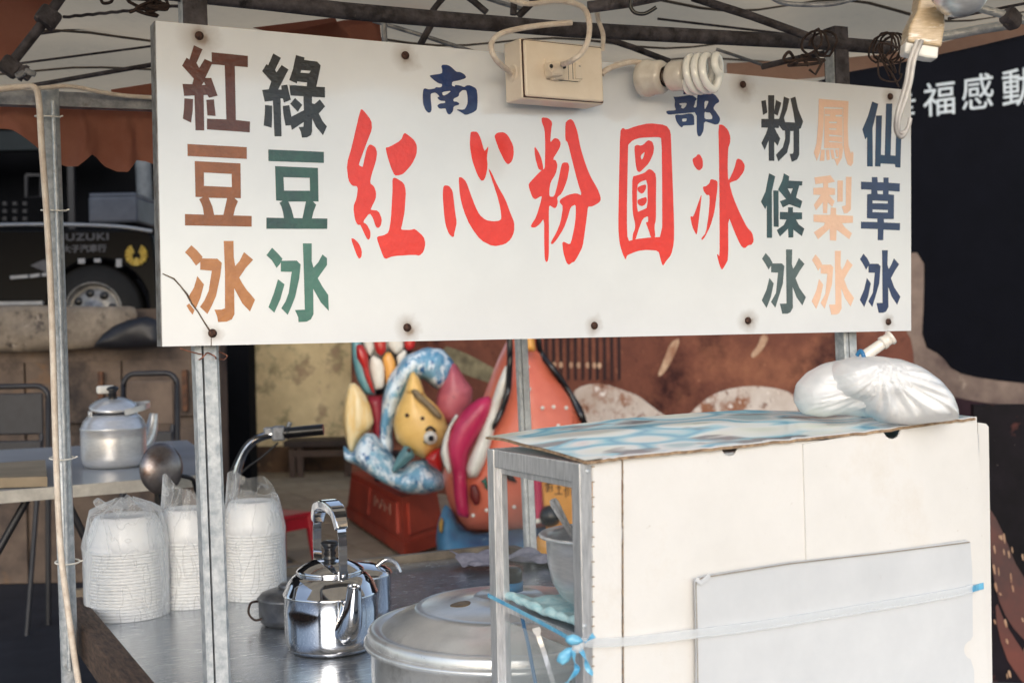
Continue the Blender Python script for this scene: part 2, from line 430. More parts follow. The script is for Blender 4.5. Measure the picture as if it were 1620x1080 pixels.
# metal tray behind the sheet, its left edge shows
mb = MB()
for a, b in ((c_tl, c_tr), (c_bl, c_br)):
    d = (c_bl - c_tl).normalized() * (0.004 if a is c_tl else -0.004)
    mb.slab([a + d + Vector((0, .004, 0)), b + d + Vector((0, .004, 0)), b + d * 2 + Vector((0, .004, 0)), a + d * 2 + Vector((0, .004, 0))], TH)
part(sign, 'frame_rail', mb, M_signedge)
for a, b, s_ in ((c_tl, c_bl, -1), (c_tr, c_br, 1)):
    mb = MB(); mb.slab([a + Vector((s_ * .001, .0035, 0)), b + Vector((s_ * .001, .0035, 0)), b + Vector((-s_ * .011, .0035, 0)), a + Vector((-s_ * .011, .0035, 0))], TH * 1.2); part(sign, 'edge_channel', mb, M_signedge)
mb = MB(); mb.slab([c_tl + Vector((.012, .033, -.01)), c_tr + Vector((-.012, .033, -.01)), c_br + Vector((-.012, .033, .01)), c_bl + Vector((.012, .033, .01))], (0, .002, 0))
part(sign, 'back_sheet', mb, M_signedge)

def conv(lst, ox, oy, s): return [(ox + x / s, oy + y / s) for x, y in lst]
def glyph(ox, oy, s, items, m, smooth=0, k=0.2, jit=0.0):
    shapes = []
    for it in items:
        if isinstance(it, str): it = (it,)
        lp = [conv(pts(q), ox, oy, s) for q in it]
        if smooth: lp = [chaikin(q, k, smooth) for q in lp]
        shapes.append((lp[0], lp[1:]))
    return decal(shapes, sgn, SIGN_N * 0.0006, m, 'lettering', sign, 0.0005)
# -- red bean ice (left column)
glyph(275, 65, 6, ["190,42;272,80;215,210;240,258;292,172;368,205;298,352;355,352;415,520;335,540;318,512;282,515;286,740;288,850;205,848;200,740;195,518;97,522;82,408;175,412;188,358;78,235;120,160;148,178",
  "100,545;182,552;178,660;163,776;85,738;95,650", "308,560;380,555;396,712;318,708",
  "358,108;702,143;702,250;578,240;588,750;722,765;720,868;314,840;314,738;498,745;482,232;360,222"][0:1] and [
  ("190,42;272,80;215,210;240,258;292,172;368,205;298,352;355,352;415,520;335,540;318,512;282,515;288,850;205,848;195,518;97,522;82,408;175,412;188,358;78,235;120,160;148,178", "286,388;300,418;265,420"),
  "100,545;182,552;178,660;163,776;85,738;95,650", "308,560;380,555;396,712;318,708",
  "358,108;702,143;702,250;578,240;588,750;722,765;720,868;314,840;314,738;498,745;482,232;360,222"], M_brown1)
bean_a = [("197,240;632,262;635,592;575,590;608,622;583,680;565,755;738,760;738,862;105,850;105,742;285,748;275,680;260,640;240,602;275,582;205,580", "285,348;548,362;550,487;285,475", "330,588;505,592;470,750;382,750;365,670")]
glyph(275, 215, 6, ["128,78;692,108;692,220;130,192"] + bean_a, M_brown2)
glyph(275, 365, 6, ["165,138;215,182;272,248;245,300;210,332;160,260;105,205", "222,430;285,510;250,640;208,735;150,660;130,640;190,540", "145,690;196,752;178,795;145,755;120,710",
  "250,262;412,265;455,305;440,430;400,620;360,710;318,790;248,722;290,660;330,570;360,380;250,370",
  "473,97;566,97;568,250;582,335;625,285;665,203;752,275;680,355;620,445;650,500;690,560;730,605;770,655;722,765;650,690;572,545;575,790;550,840;500,862;420,866;410,810;385,748;450,748;485,735;485,400"], M_brown3)
# -- mung bean ice
glyph(275, 65, 6, ["943,120;1015,162;960,275;972,302;1022,230;1087,272;990,462;1022,462;1018,425;1075,415;1110,560;1045,585;1035,545;1012,545;1022,905;955,905;940,568;862,576;838,466;900,460;925,385;838,288;878,222;895,232",
  "865,608;932,616;932,720;928,824;852,802;862,700", ("1158,135;1240,158;1238,182;1360,198;1393,235;1350,445;1262,435;1265,395;1170,385;1168,405;1095,372;1130,270", "1206,278;1298,284;1285,308;1200,302"),
  "1095,420;1433,440;1433,538;1107,518", "1228,500;1310,525;1312,860;1300,895;1265,915;1215,918;1205,860;1185,818;1230,815;1235,700",
  "1150,542;1218,608;1175,673;1105,597", "1033,618;1095,610;1115,720;1240,655;1240,765;1120,845;1110,800;1060,805;1040,700",
  "1385,555;1435,622;1375,690;1308,700;1305,590;1335,600", "1305,690;1375,690;1410,760;1452,812;1415,895;1350,815;1308,730"], M_green1)
bean_b = [("960,288;1367,305;1373,624;1320,622;1350,655;1325,720;1310,783;1457,785;1455,883;878,882;878,776;1045,780;1035,720;1020,670;1003,635;1030,618;970,614", "1040,392;1290,400;1292,522;1045,520", "1087,624;1253,624;1220,782;1138,780;1115,690")]
glyph(275, 215, 6, ["895,130;1423,153;1423,258;898,240"] + bean_b, M_green2)
glyph(275, 365, 6, ["932,162;980,208;1030,265;1010,310;975,353;930,280;878,232", "988,460;1050,508;1010,650;953,777;898,725;950,590",
  "1015,285;1165,283;1203,320;1190,450;1150,630;1115,720;1080,797;1020,735;1060,670;1090,590;1118,390;1015,388",
  "1224,120;1308,120;1308,290;1325,350;1370,300;1410,225;1453,260;1453,325;1365,450;1410,530;1465,610;1470,760;1395,680;1322,550;1325,790;1300,840;1260,862;1183,866;1180,820;1150,752;1243,748;1235,450"], M_green3)
# -- right three columns
glyph(1190, 130, 6, ["85,180;128,172;143,290;103,313", "150,125;208,125;208,748;157,748", "225,170;275,198;255,270;240,320;205,300", "86,350;260,350;250,437;86,432",
  "152,425;160,540;118,645;86,580;130,490", "205,425;235,485;265,538;240,605;205,560",
  "300,138;352,160;330,260;300,340;310,380;405,385;390,290;362,155;408,140;435,260;482,375;460,440;445,445;445,690;425,735;375,758;355,682;385,680;392,660;392,465;360,465;355,570;330,670;248,753;225,690;290,620;312,540;310,462;290,460;245,400;255,350;285,250"], M_gray1)
glyph(1190, 130, 6, ["632,160;912,182;905,420;912,600;935,680;945,658;960,675;955,770;935,800;905,780;880,700;866,600;862,245;680,238;676,420;662,560;650,640;612,748;585,670;610,580;625,400",
  ("685,254;857,256;857,632;682,628", "690,308;740,310;740,322;690,320", "790,312;852,314;852,330;790,328", "728,376;805,378;800,392;728,390", "728,440;800,442;798,454;728,452", "728,498;850,512;850,520;728,514", "728,558;852,572;852,578;728,570"),
  "655,642;688,642;682,748;640,748", "698,642;730,642;735,738;708,740", "740,642;770,642;782,728;757,730", "786,642;812,642;815,710;800,712",
  "820,640;862,606;862,640;850,720;805,795;780,730;820,720"], M_peach)
glyph(1190, 130, 6, ["1138,185;1195,208;1170,320;1140,440;1143,802;1090,800;1090,520;1073,545;1045,450;1100,320", "1175,318;1230,318;1220,690;1258,695;1270,205;1328,205;1312,695;1360,700;1365,500;1413,520;1405,812;1358,808;1355,780;1218,772;1215,803;1165,800"], M_navy1)
glyph(1190, 250, 6, ["160,145;217,175;185,320;187,758;138,758;138,450;122,485;82,415;125,320", "200,308;248,310;250,655;203,652",
  ("300,147;350,175;345,215;475,222;472,262;445,262;415,375;430,385;475,410;455,478;350,440;290,470;262,410;320,390;280,340;245,300;285,215", "335,290;385,290;365,345"),
  "340,468;385,468;385,515;472,518;472,582;415,585;440,630;493,670;470,742;390,680;388,755;343,755;340,670;262,745;232,685;300,635;325,585;262,582;262,512;340,514"], M_gray2)
glyph(1190, 250, 6, ["590,185;740,165;785,225;720,240;720,280;785,290;785,350;730,352;780,410;760,465;715,420;710,525;672,525;670,420;605,495;585,445;650,352;580,348;580,285;675,280;672,240;600,250",
  "808,215;860,215;858,415;808,415", "890,180;942,180;935,490;900,525;870,525;850,460;888,450",
  "745,470;795,475;795,540;955,550;955,615;850,620;880,660;945,715;920,770;800,680;795,785;738,780;735,670;625,770;585,705;680,640;690,615;582,605;582,538;742,540"], M_peach)
glyph(1190, 250, 6, [("1135,182;1187,182;1190,230;1245,232;1245,185;1293,187;1293,235;1400,242;1398,320;1293,312;1293,345;1345,350;1343,580;1247,580;1250,612;1402,618;1400,687;1245,680;1242,780;1190,780;1192,675;1032,670;1032,605;1187,608;1187,578;1088,572;1090,345;1130,340;1130,302;1032,298;1032,225;1135,230",
  "1185,312;1240,312;1240,345;1190,342", "1142,403;1288,410;1286,432;1140,430", "1142,488;1288,495;1286,518;1140,514")], M_navy2)
ice = ["127,182;165,225;192,275;155,338;125,285;93,235", "163,418;203,470;175,600;135,702;90,630;135,530", "178,280;280,280;303,305;290,470;250,600;218,700;178,645;225,560;245,368;180,365",
  "320,148;378,148;375,290;388,333;415,290;442,228;495,285;450,350;410,420;445,510;508,600;475,678;420,600;382,500;385,700;360,745;330,757;285,757;262,662;325,660"]
for (a, b, c_, d, m_) in ((1, 0, 1, 0, M_gray3), (.958, 478, .991, 14.6, M_peach), (.919, 938, .974, 10.7, M_navy2)):
    glyph(1190, 370, 6, [';'.join('%f,%f' % (x * a + b, y * c_ + d) for x, y in pts(q)) for q in ice], m_)
# -- blue pair
glyph(650, 90, 12, [("575,180;600,152;690,155;760,190;860,288;930,290;1010,330;1048,385;1030,415;900,455;785,472;775,550;835,570;835,535;930,545;1010,580;1060,542;1130,545;1245,605;1265,750;1262,900;1250,1010;1180,1060;1040,1112;960,1060;850,998;1010,1008;1050,950;1075,880;1075,760;1055,650;1035,635;975,638;915,690;910,750;805,800;805,850;880,855;930,905;805,945;800,1030;750,1095;700,1090;670,1030;660,980;545,992;495,935;540,890;650,880;650,840;560,838;505,790;510,765;545,760;495,700;455,680;375,700;375,800;395,1000;370,1060;330,1065;280,1020;230,900;222,740;235,615;270,600;340,625;460,602;470,578;560,585;590,560;590,520;520,505;430,440;350,365;380,350;590,322;595,250", "585,672;770,645;700,705;610,745")], M_blue, 1)
glyph(1040, 125, 12, ["480,215;520,215;560,245;680,265;480,300;500,262", "470,60;540,80;530,150;450,130", "330,160;640,150;650,190;340,205",
  ("300,335;340,345;520,325;650,305;745,370;740,400;715,420;710,470;680,545;745,545;755,330;775,270;880,300;1040,275;1100,310;1168,400;1170,445;1100,480;1055,560;1120,640;1185,740;1185,800;1150,860;1090,870;1040,850;885,800;875,980;820,1090;770,1090;745,1000;745,630;560,650;330,670;215,682;170,650;170,605;330,600;350,580;325,520;335,410",
   "410,465;565,455;540,520;490,570;440,545;465,510;420,495", "890,420;975,420;940,510;905,575;890,560", "890,625;950,640;1000,640;1045,720;1035,770;890,765"),
  ("335,680;450,685;620,652;690,690;700,860;690,880;490,885;470,920;440,915;370,830;340,740", "465,755;560,752;550,805;470,815")], M_blue, 1)
# -- the five big red characters
glyph(530, 160, 6, ["240,80;262,80;345,185;350,270;310,370;265,490;225,600;228,612;262,628;268,600;300,450;330,408;380,435;400,490;385,580;345,700;330,780;370,810;390,870;385,930;340,1020;338,1032;410,1040;445,1120;435,1180;410,1208;385,1190;360,1110;328,1060;262,1148;300,1170;335,1235;335,1290;320,1318;300,1305;245,1185;240,1175;215,1175;190,1130;172,1005;205,920;218,810;160,803;125,750;110,600;160,430",
  "148,1302;180,1305;225,1350;255,1420;250,1480;228,1498;205,1460",
  "480,440;510,438;625,375;655,300;690,320;755,375;778,430;772,510;730,600;650,690;610,705;565,708;530,630;490,500",
  "545,735;570,725;655,780;672,860;665,960;660,1050;640,1150;625,1215;640,1222;725,1222;755,1210;840,1285;858,1350;840,1430;800,1468;760,1458;550,1470;470,1502;440,1430;395,1300;410,1282;460,1275;510,1245;530,1120;540,950;545,850"], M_red, 1)
glyph(680, 160, 6, ["125,830;135,800;180,803;215,850;225,930;238,1050;255,1150;240,1220;230,1260;228,1285;215,1292;180,1260;150,1180;135,1080;122,900",
  "272,725;300,722;345,765;385,880;430,1000;470,1080;530,1130;600,1142;660,1135;680,1115;670,1020;640,900;600,780;552,635;580,670;640,800;715,930;770,1080;800,1150;800,1240;770,1310;710,1360;600,1380;480,1320;380,1180;320,1040;285,900",
  "385,300;400,290;450,292;480,350;515,475;530,465;557,425;540,530;548,620;530,715;510,755;485,755;450,700;400,560;378,420",
  "612,330;640,300;700,296;740,325;790,420;797,500;780,570;745,603;715,580;660,470;630,390"], M_red, 1)
glyph(680, 160, 6, ["990,425;1030,480;1060,550;1078,645;1060,660;1030,645;1000,540",
  "1060,155;1120,160;1162,200;1150,280;1140,400;1180,350;1220,360;1243,400;1230,450;1165,555;1195,562;1212,610;1195,690;1145,770;1132,850;1135,908;1180,908;1210,800;1250,600;1270,582;1310,585;1325,630;1300,760;1250,880;1205,915;1215,960;1200,1010;1180,1018;1132,985;1128,1060;1130,1300;1128,1460;1120,1515;1105,1530;1090,1500;1085,1350;1085,1110;1040,1170;1000,1200;965,1200;958,1180;1010,1100;1060,930;1062,900;1030,915;1000,935;970,910;935,800;950,770;1050,665;1090,640;1092,600;1095,420;1090,270;1062,200",
  "1285,210;1310,180;1340,172;1365,195;1400,290;1430,450;1480,610;1525,720;1590,830;1620,910;1620,950;1580,980;1535,1002;1500,1000;1490,1090;1470,1240;1450,1380;1400,1480;1370,1525;1350,1530;1318,1555;1295,1530;1265,1430;1255,1325;1330,1365;1350,1300;1375,1180;1385,1080;1385,980;1335,1005;1310,1100;1270,1210;1200,1320;1160,1362;1145,1345;1200,1250;1240,1150;1265,1000;1230,960;1240,930;1310,890;1390,873;1445,900;1400,760;1350,560;1310,395;1285,370"], M_red, 1)
glyph(820, 160, 6, [("965,290;990,252;1020,275;1110,240;1240,210;1400,228;1445,290;1450,420;1465,800;1478,1200;1475,1350;1450,1460;1400,1520;1370,1568;1350,1500;1330,1420;1220,1412;1140,1420;1060,1450;1030,1465;1018,1508;990,1450;960,1350;948,1200;955,800",
   "1040,430;1045,410;1090,370;1160,348;1330,342;1360,355;1365,800;1365,1290;1260,1292;1110,1310;1035,1332;1028,1100"),
  ("1100,430;1125,415;1160,425;1190,412;1230,370;1270,385;1288,440;1280,500;1240,590;1180,650;1150,678;1125,660;1112,590", "1160,520;1200,478;1195,510;1180,550;1165,555"),
  ("1082,715;1130,705;1200,680;1235,645;1270,655;1308,700;1305,900;1305,1130;1290,1180;1300,1300;1260,1300;1235,1220;1208,1150;1232,1148;1232,1090;1180,1115;1140,1220;1110,1320;1080,1320;1088,1255;1105,1220;1110,1170;1085,1060;1080,900", "1125,800;1160,765;1225,745;1228,1010;1175,1035;1125,1055"),
  "1128,820;1170,800;1210,790;1212,830;1190,870;1165,880;1135,855", "1128,940;1175,920;1215,910;1220,950;1200,985;1170,1000;1135,980"], M_red, 1)
glyph(960, 170, 6, ["810,490;850,465;860,445;885,450;910,500;910,570;880,600;855,590;825,550", "900,815;890,920;870,1080;855,1200;845,1205;810,1130;790,1030;820,1040;860,930",
  "985,680;1030,690;1050,705;1050,760;1020,1000;980,1130;930,1230;905,1260;895,1245;940,1190;965,1030;975,910;975,830;950,835;920,800;910,752;940,750;975,720",
  "1058,165;1100,165;1150,215;1172,280;1168,340;1150,390;1145,560;1150,690;1165,680;1210,580;1235,482;1280,500;1310,550;1300,610;1240,690;1190,705;1160,720;1200,860;1260,1000;1330,1140;1380,1190;1395,1270;1370,1305;1345,1305;1305,1340;1270,1310;1215,1190;1150,1020;1152,1440;1120,1500;1092,1545;1070,1500;1045,1400;1050,1390;1070,1420;1070,1100;1065,500"], M_red, 1)
# grime that has run round the screws, as part of the sheet's own surface
SCREWS = ((315, 57), (641, 88), (1175, 134), (1408, 153), (336, 527), (644, 518), (940, 515), (1183, 507), (1405, 509))
nt = M_acry.node_tree; N = nt.nodes; L = nt.links; b = N['Principled BSDF']; src = b.inputs['Base Color'].links[0].from_socket
tc = N.new('ShaderNodeTexCoord'); nzg = N.new('ShaderNodeTexNoise'); nzg.inputs['Scale'].default_value = 40; nzg.inputs['Detail'].default_value = 4
L.new(tc.outputs['Object'], nzg.inputs['Vector']); prev = None
wob = N.new('ShaderNodeMix'); wob.data_type = 'VECTOR'; wob.inputs[0].default_value = .02; L.new(tc.outputs['Object'], wob.inputs[4]); L.new(nzg.outputs['Color'], wob.inputs[5])
for x, y in SCREWS:
    p = sgn(x, y); d = N.new('ShaderNodeVectorMath'); d.operation = 'DISTANCE'; L.new(wob.outputs[1], d.inputs[0]); d.inputs[1].default_value = (p.x * .98 + .01, p.y * .98 + .01, (p.z - .001) * .98 + .01)
    sc_ = N.new('ShaderNodeMath'); sc_.operation = 'MULTIPLY'; sc_.inputs[1].default_value = {315: .8, 641: 1.1, 1175: .85, 1408: 1.3, 336: 1.7, 644: 1.25, 940: 1.5, 1183: 1.15, 1405: 1.6}[x]; L.new(d.outputs['Value'], sc_.inputs[0])
    if prev is None: prev = sc_.outputs[0]
    else:
        m_ = N.new('ShaderNodeMath'); m_.operation = 'MINIMUM'; L.new(prev, m_.inputs[0]); L.new(sc_.outputs[0], m_.inputs[1]); prev = m_.outputs[0]
ad_ = N.new('ShaderNodeMath'); ad_.operation = 'MULTIPLY_ADD'; ad_.inputs[1].default_value = .016; L.new(nzg.outputs['Fac'], ad_.inputs[0]); L.new(prev, ad_.inputs[2])
rg = N.new('ShaderNodeValToRGB'); e = rg.color_ramp.elements; e[0].position = .012; e[0].color = (.85, .85, .85, 1); e[1].position = .040; e[1].color = (0, 0, 0, 1)
q_ = e.new(.020); q_.color = (.38, .38, .38, 1)
L.new(ad_.outputs[0], rg.inputs[0]); mxg = N.new('ShaderNodeMix'); mxg.data_type = 'RGBA'; L.new(rg.outputs[0], mxg.inputs[0]); L.new(src, mxg.inputs[6]); mxg.inputs[7].default_value = s2l((118, 96, 80)); L.new(mxg.outputs[2], b.inputs['Base Color'])
# rusty screws, each with a stained washer ring
scr = None
for (x, y) in ((315, 57), (641, 88), (1175, 134), (1408, 153), (336, 527), (644, 518), (940, 515), (1183, 507), (1405, 509)):
    p = sgn(x, y)
    mb = MB(); mb.lathe([(0.0, -.0046), (.0022, -.0046), (.0034, -.004), (.0058, -.0036), (.0068, -.0022), (.0070, -.0004)], p, 20, axis=(0, 1, 0))
    s_ = part(sign, 'screw', mb, M_rust)
# crack in the lower left corner, held with a bit of wire
ck = pts("257,433;275,441;285,452;296,466;303,480;313,493;322,508;331,522")
mb = MB(); mb.tube([sgn(x, y) + Vector((0, -.0010, 0)) for x, y in ck], [.0008, .0013, .001, .0016, .0012, .0010, .0011, .0014], 6)
mb.tube([sgn(x, y) + Vector((0, -.0008, 0)) for x, y in ((334, 532), (334, 548))], .0006, 6)
part(sign, 'crack', mb, M_crack)

# ------------------------------------------------------------------ ground
TZ = 0.80                                      # counter height
M_ground = mat('stained_concrete', (118, 114, 110), (88, 86, 86), 1.2, 0.85, bump=0.8, bscale=60, spots=[((62, 60, 60), 0.7, 0.5, 0.7)])
M_tile = mat('tan_floor_tile', (176, 160, 138), (148, 132, 112), 1.6, 0.6, bump=0.2, bscale=40, spots=[((112, 92, 74), 2.2, 0.56, 0.7), ((72, 58, 48), 9, 0.68, 0.74)])
mb = MB(); mb.add([(-60, -60, 0), (60, -60, 0), (60, 60, 0), (-60, 60, 0)], [(0, 1, 2, 3)])
ground = tag(mb.build('ground', M_ground), kind='structure')
a = PZ(400, 760, 0.01); b = PZ(760, 905, 0.01)
tp = None
ang = math.atan2(yaw.y, yaw.x); cdir = Vector((1, 0, 0)); ddir = Vector((0, 1, 0))
cen = PZ(610, 815, 0)
mbt = MB(); mbt.box((0, 0, 0.01), (0.49, 0.49, 0.02))
for i in range(-5, 9):
    for j in range(-6, 10):
        p = Vector((cen.x + i * 0.5, cen.y + j * 0.5, 0))
        rel = p - EYE
        if 810 + FPX * rel.dot(RGT) / rel.dot(FWD) < 395: continue
        if tp is None:
            tp = mbt.build('tile', M_tile, ground, loc=(0, 0, 0)); o = tp
        else:
            o = tp.copy(); COL.objects.link(o); o.parent = ground; o.matrix_parent_inverse = Matrix.Identity(4)
        o.location = p + Vector((0, 0, random.uniform(-.001, .001)))

M_asph = mat('dark_asphalt', (44, 45, 52), (30, 31, 37), 2.5, 0.8, bump=0.6, bscale=50, spec=0.3)
q_ = [PZ(360, 2000, .004), PZ(395, 775, .004), PZ(395, 640, .004), PZ(-1500, 640, .004), PZ(-1500, 2000, .004)]
mb = MB(); mb.slab([Vector((p.x, p.y, .006)) for p in q_], (0, 0, -.003)); tag(mb.build('road', M_asph), kind='structure')

# ------------------------------------------------------------------ stall frame
fr = thing('stall_frame', (0.45, 3.0, 0), 'galvanised tube frame of the drinks stall with flaking dark cross pipes overhead', 'stall frame')
def post_c(name, top, bot, w, d, slot=True, m=M_galv):
    """slotted C channel post between two world points"""
    top, bot = Vector(top), Vector(bot); ax = (top - bot).normalized()
    ux = Vector((1, 0, 0)); ux = (ux - ax * ux.dot(ax)).normalized(); uy = ax.cross(ux)
    if slot:
        prof = [(-w / 2, -d / 2), (-w * .22, -d / 2), (-w * .22, -d / 2 + .002), (-w * .13, -d / 2 + .002), (-w * .13, -d / 2 + .0005), (w / 2 - .004, -d / 2), (w / 2, -d / 2 + .004), (w / 2, d / 2), (-w / 2, d / 2)]
        prof = [(-w / 2, -d / 2 + .003), (-w / 2 + .003, -d / 2), (-w * .24, -d / 2), (-w * .24, d / 2 - .003), (-w * .15, d / 2 - .003), (-w * .15, -d / 2), (w / 2 - .005, -d / 2), (w / 2, -d / 2 + .005), (w / 2, d / 2), (-w / 2, d / 2)]
    else:
        prof = [(math.cos(t * math.pi / 8) * w / 2, math.sin(t * math.pi / 8) * d / 2) for t in range(16)]
    mb = MB(); n = len(prof)
    segs = 1
    vs = [bot + ux * x + uy * y for x, y in prof] + [top + ux * x + uy * y for x, y in prof]
    mb.add(vs, [(k, (k + 1) % n, (k + 1) % n + n, k + n) for k in range(n)] + [tuple(range(n)), tuple(range(2 * n - 1, n - 1, -1))], not slot)
    return part(fr, name, mb, m)
YP = 2.036
def ext_down(p, q, z):                         # extend the line p->q down to height z
    p, q = Vector(p), Vector(q); t = (z - p.z) / (q.z - p.z); return p + (q - p) * t
p1t, p1m = PY(303, -25, YP), PY(344, 1075, YP)
post_c('post', p1t, ext_down(p1t, p1m, TZ), 0.0385, 0.03)
p2t, p2m = PY(1322, 60, YP + .01), PY(1343, 640, YP + .01)
post_c('post', p2t, ext_down(p2t, p2m, 0.0), 0.036, 0.03)
for t_, m_, w_ in ((p1t, p1m, .0405), (p2t, p2m, .038)):
    e_ = t_.lerp(m_, .14 if t_ is p1t else .5); mb = MB(); mb.tube([t_ + Vector((0, 0, .02)), e_], w_ * .66, 4, True, True, up=Vector((0, 1, 0))); part(fr, 'dark_post_top', mb, M_darkpipe)  # upper post drawn darker with a thin dark outer tube
YR = 3.02
lpx = [(78, 150), (104, 800), (112, 1075)]
lt, lm = PY(79, 140, YR - .35), PY(111, 1075, YR - .35)
post_c('post', lt, ext_down(lt, lm, 0.0), 0.034, 0.034, False, M_galv)
# a second thin channel strapped to the left post
mb = MB(); mb.tube([PY(84, 160, YR - .375), PY(96, 500, YR - .375), PY(104, 800, YR - .375), PY(110, 1060, YR - .375)], .0045, 8); part(fr, 'conduit', mb, M_galv)
mt, mm = PY(806, 120, 3.2), PY(840, 872, 3.2)
post_c('post', mt, ext_down(mt, mm, 0.0), 0.034, 0.02, True, mat('pale_galvanised_steel', (224, 226, 226), (190, 192, 194), 40, 0.5, 0.1, bump=0.3, spots=[((150, 112, 88), 9, 0.64, 0.74)]))
def rail(name, P, r, m=M_darkpipe, sq=False, n=10):
    mb = MB(); mb.tube(P, r, 4 if sq else n, True, sq); return part(fr, name, mb, m)
rail('rail', [PY(-80, 152, YR - .32), PY(240, 164, YR - .32), PY(800, 215, YR - .32)], .021, M_galv_dull, True)
rail('top_pipe', [PY(240, -16, YP), PY(420, 3, YP), PY(540, 17, YP), PY(700, 31, YP), PY(900, 47, YP), PY(1150, 60, YP), PY(1300, 68, YP), PY(1408, 76, YP)], .0148)
for q in (((108, -20), (62, 45), (12, 108), 2.5, .010), ((590, 33), (670, 57), (760, 86), 2.5, .0045), ((608, 28), (608, 50), (609, 72), 2.4, .0055), ((683, 38), (672, 58), (660, 80), 2.4, .0065),
          ((735, -8), (750, 3), (770, 20), 2.5, .0065), ((704, -6), (694, 5), (684, 18), 2.5, .006), ((813, -10), (813, 6), (812, 24), 2.4, .0065), ((852, -5), (836, 10), (820, 26), 2.4, .007),
          ((755, -8), (790, 4), (830, 16), 2.6, .005), ((1095, -4), (1190, 26), (1290, 62), 2.5, .0085), ((1133, 78), (1172, 91), (1215, 106), 2.7, .0035), ((1205, 106), (1255, 94), (1305, 84), 2.7, .0065),
          ((955, 60), (1000, 75), (1060, 98), 2.6, .0065), ((930, 12), (990, 4), (1070, -12), 2.2, .0105)):
    rail('brace', [PD(*q[0], q[3]), PD(*q[1], q[3]), PD(*q[2], q[3])], q[4], M_galv_dull if q[4] < .006 else M_darkpipe)
rail('brace', [PD(1490, 58, 2.5), PD(1550, 47, 2.5), PD(1606, 38, 2.5)], .0095, M_galv)
rail('brace', [PD(1545, 12, 2.4), PD(1582, 22, 2.4), PD(1625, 34, 2.4)], .008, M_galv)
# clamps where the pipes meet
for (x, y, d, r_) in ((76, 28, 2.5, .022), (16, 106, 2.5, .020), (40, 116, 2.48, .013), (1600, 30, 2.4, .018)):
    mb = MB(); mb.box(PD(x, y, d), (r_ * 2, r_ * 1.6, r_ * 1.7), Matrix.Rotation(.6, 3, 'Y'), r_ * .35); mb.tube([PD(x - 9, y + 12, d), PD(x + 4, y - 12, d)], r_ * .35, 8); part(fr, 'clamp', mb, M_darkpipe)
mb = MB(); mb.box(PD(48, 115, 2.46), (.022, .006, .012), Matrix.Rotation(.3, 3, 'Y'), .003); mb.box(PD(32, 118, 2.46), (.02, .006, .012), Matrix.Rotation(-.5, 3, 'Y'), .003); part(fr, 'wing_nut', mb, M_galv_dull)

# ------------------------------------------------------------------ canopy
cn = thing('canopy', (1.2, 2.0, 2.1), 'sagging beige canvas canopy with terracotta scalloped edge over the stall', 'canopy')
cA, cB = PD(-160, 178, 3.4), PD(1240, 132, 3.9)
cC, cD = Vector((3.4, 0.75, 2.42)), Vector((-1.2, 0.85, 2.42))
def canv(u, v):
    p = (cA * (1 - u) + cB * u) * (1 - v) + (cD * (1 - u) + cC * u) * v
    sag = 0.045 * math.sin(u * math.pi * 5) ** 2 * math.sin(v * math.pi) + .022 * abs(math.sin(v * 16 + u * 1.2))
    return p + Vector((0, 0, -sag + 0.012 * noise.noise(Vector((u * 9, v * 7, 0)))))
mb = MB(); NU, NV = 64, 36
mb.add([canv(i / NU, j / NV) for j in range(NV + 1) for i in range(NU + 1)], [(j * (NU + 1) + i, j * (NU + 1) + i + 1, (j + 1) * (NU + 1) + i + 1, (j + 1) * (NU + 1) + i) for j in range(NV) for i in range(NU)], True)
part(cn, 'canvas_panel', mb, M_canvas)
for k, v in enumerate((.05, .13, .22, .33, .46)):
    mb = MB(); mb.ribbon([canv(i / 40, v + .03 * (i / 40 - .5) * (k % 3 - 1)) + Vector((0, 0, -.004)) for i in range(41)], .012, .003, Vector((0, 1, 0))); part(cn, 'seam', mb, M_seam)
for (x0, y0, x1, y1, d, r_) in ((-20, 66, 245, 28, 2.9, .0028), (20, 102, 250, 72, 2.9, .0028), (-20, 148, 255, 100, 2.95, .0055), (100, 27, 290, 8, 2.7, .0035), (1500, 30, 1640, 2, 2.6, .003), (320, 20, 640, -10, 3.0, .003), (1040, 30, 1420, 75, 3.0, .003)):
    mb = MB(); P = [PD(x0 + (x1 - x0) * t / 20, y0 + (y1 - y0) * t / 20 + (1.3 * (t % 2) if r_ == .0035 else 0), d) for t in range(21)]
    mb.tube(P, r_, 8); part(cn, 'batten', mb, M_darkpipe)
def cloth_sheet(name, top, bot, m, nz=14, fold=.018, freq=26, parent=cn):
    """hanging cloth between a top polyline and a bottom polyline (world points), folds ripple along it"""
    n = len(top); mb = MB(); vs = []
    for j in range(nz + 1):
        v = j / nz
        for i in range(n):
            p = top[i].lerp(bot[i], v); ph = i / n * freq
            vs.append(p + Vector((0, 1, 0)) * (fold * v * math.sin(ph) + fold * .6 * noise.noise(Vector((ph * .6, v * 2, 3)))))
    mb.add(vs, [(j * n + i, j * n + i + 1, (j + 1) * n + i + 1, (j + 1) * n + i) for j in range(nz) for i in range(n - 1)], True)
    return part(parent, name, mb, m)
bx = pts("-60,215;-20,200;5,203;18,206;35,218;60,235;80,250;105,262;122,264;135,254;145,245;155,248;168,262;185,272;200,274;210,262;218,252;232,254;250,262;300,262;340,250;380,262")
def interp(P, n):
    o = []
    for k in range(n):
        t = k / (n - 1) * (len(P) - 1); i = min(int(t), len(P) - 2); f = t - i
        o.append((P[i][0] * (1 - f) + P[i + 1][0] * f, P[i][1] * (1 - f) + P[i + 1][1] * f))
    return o
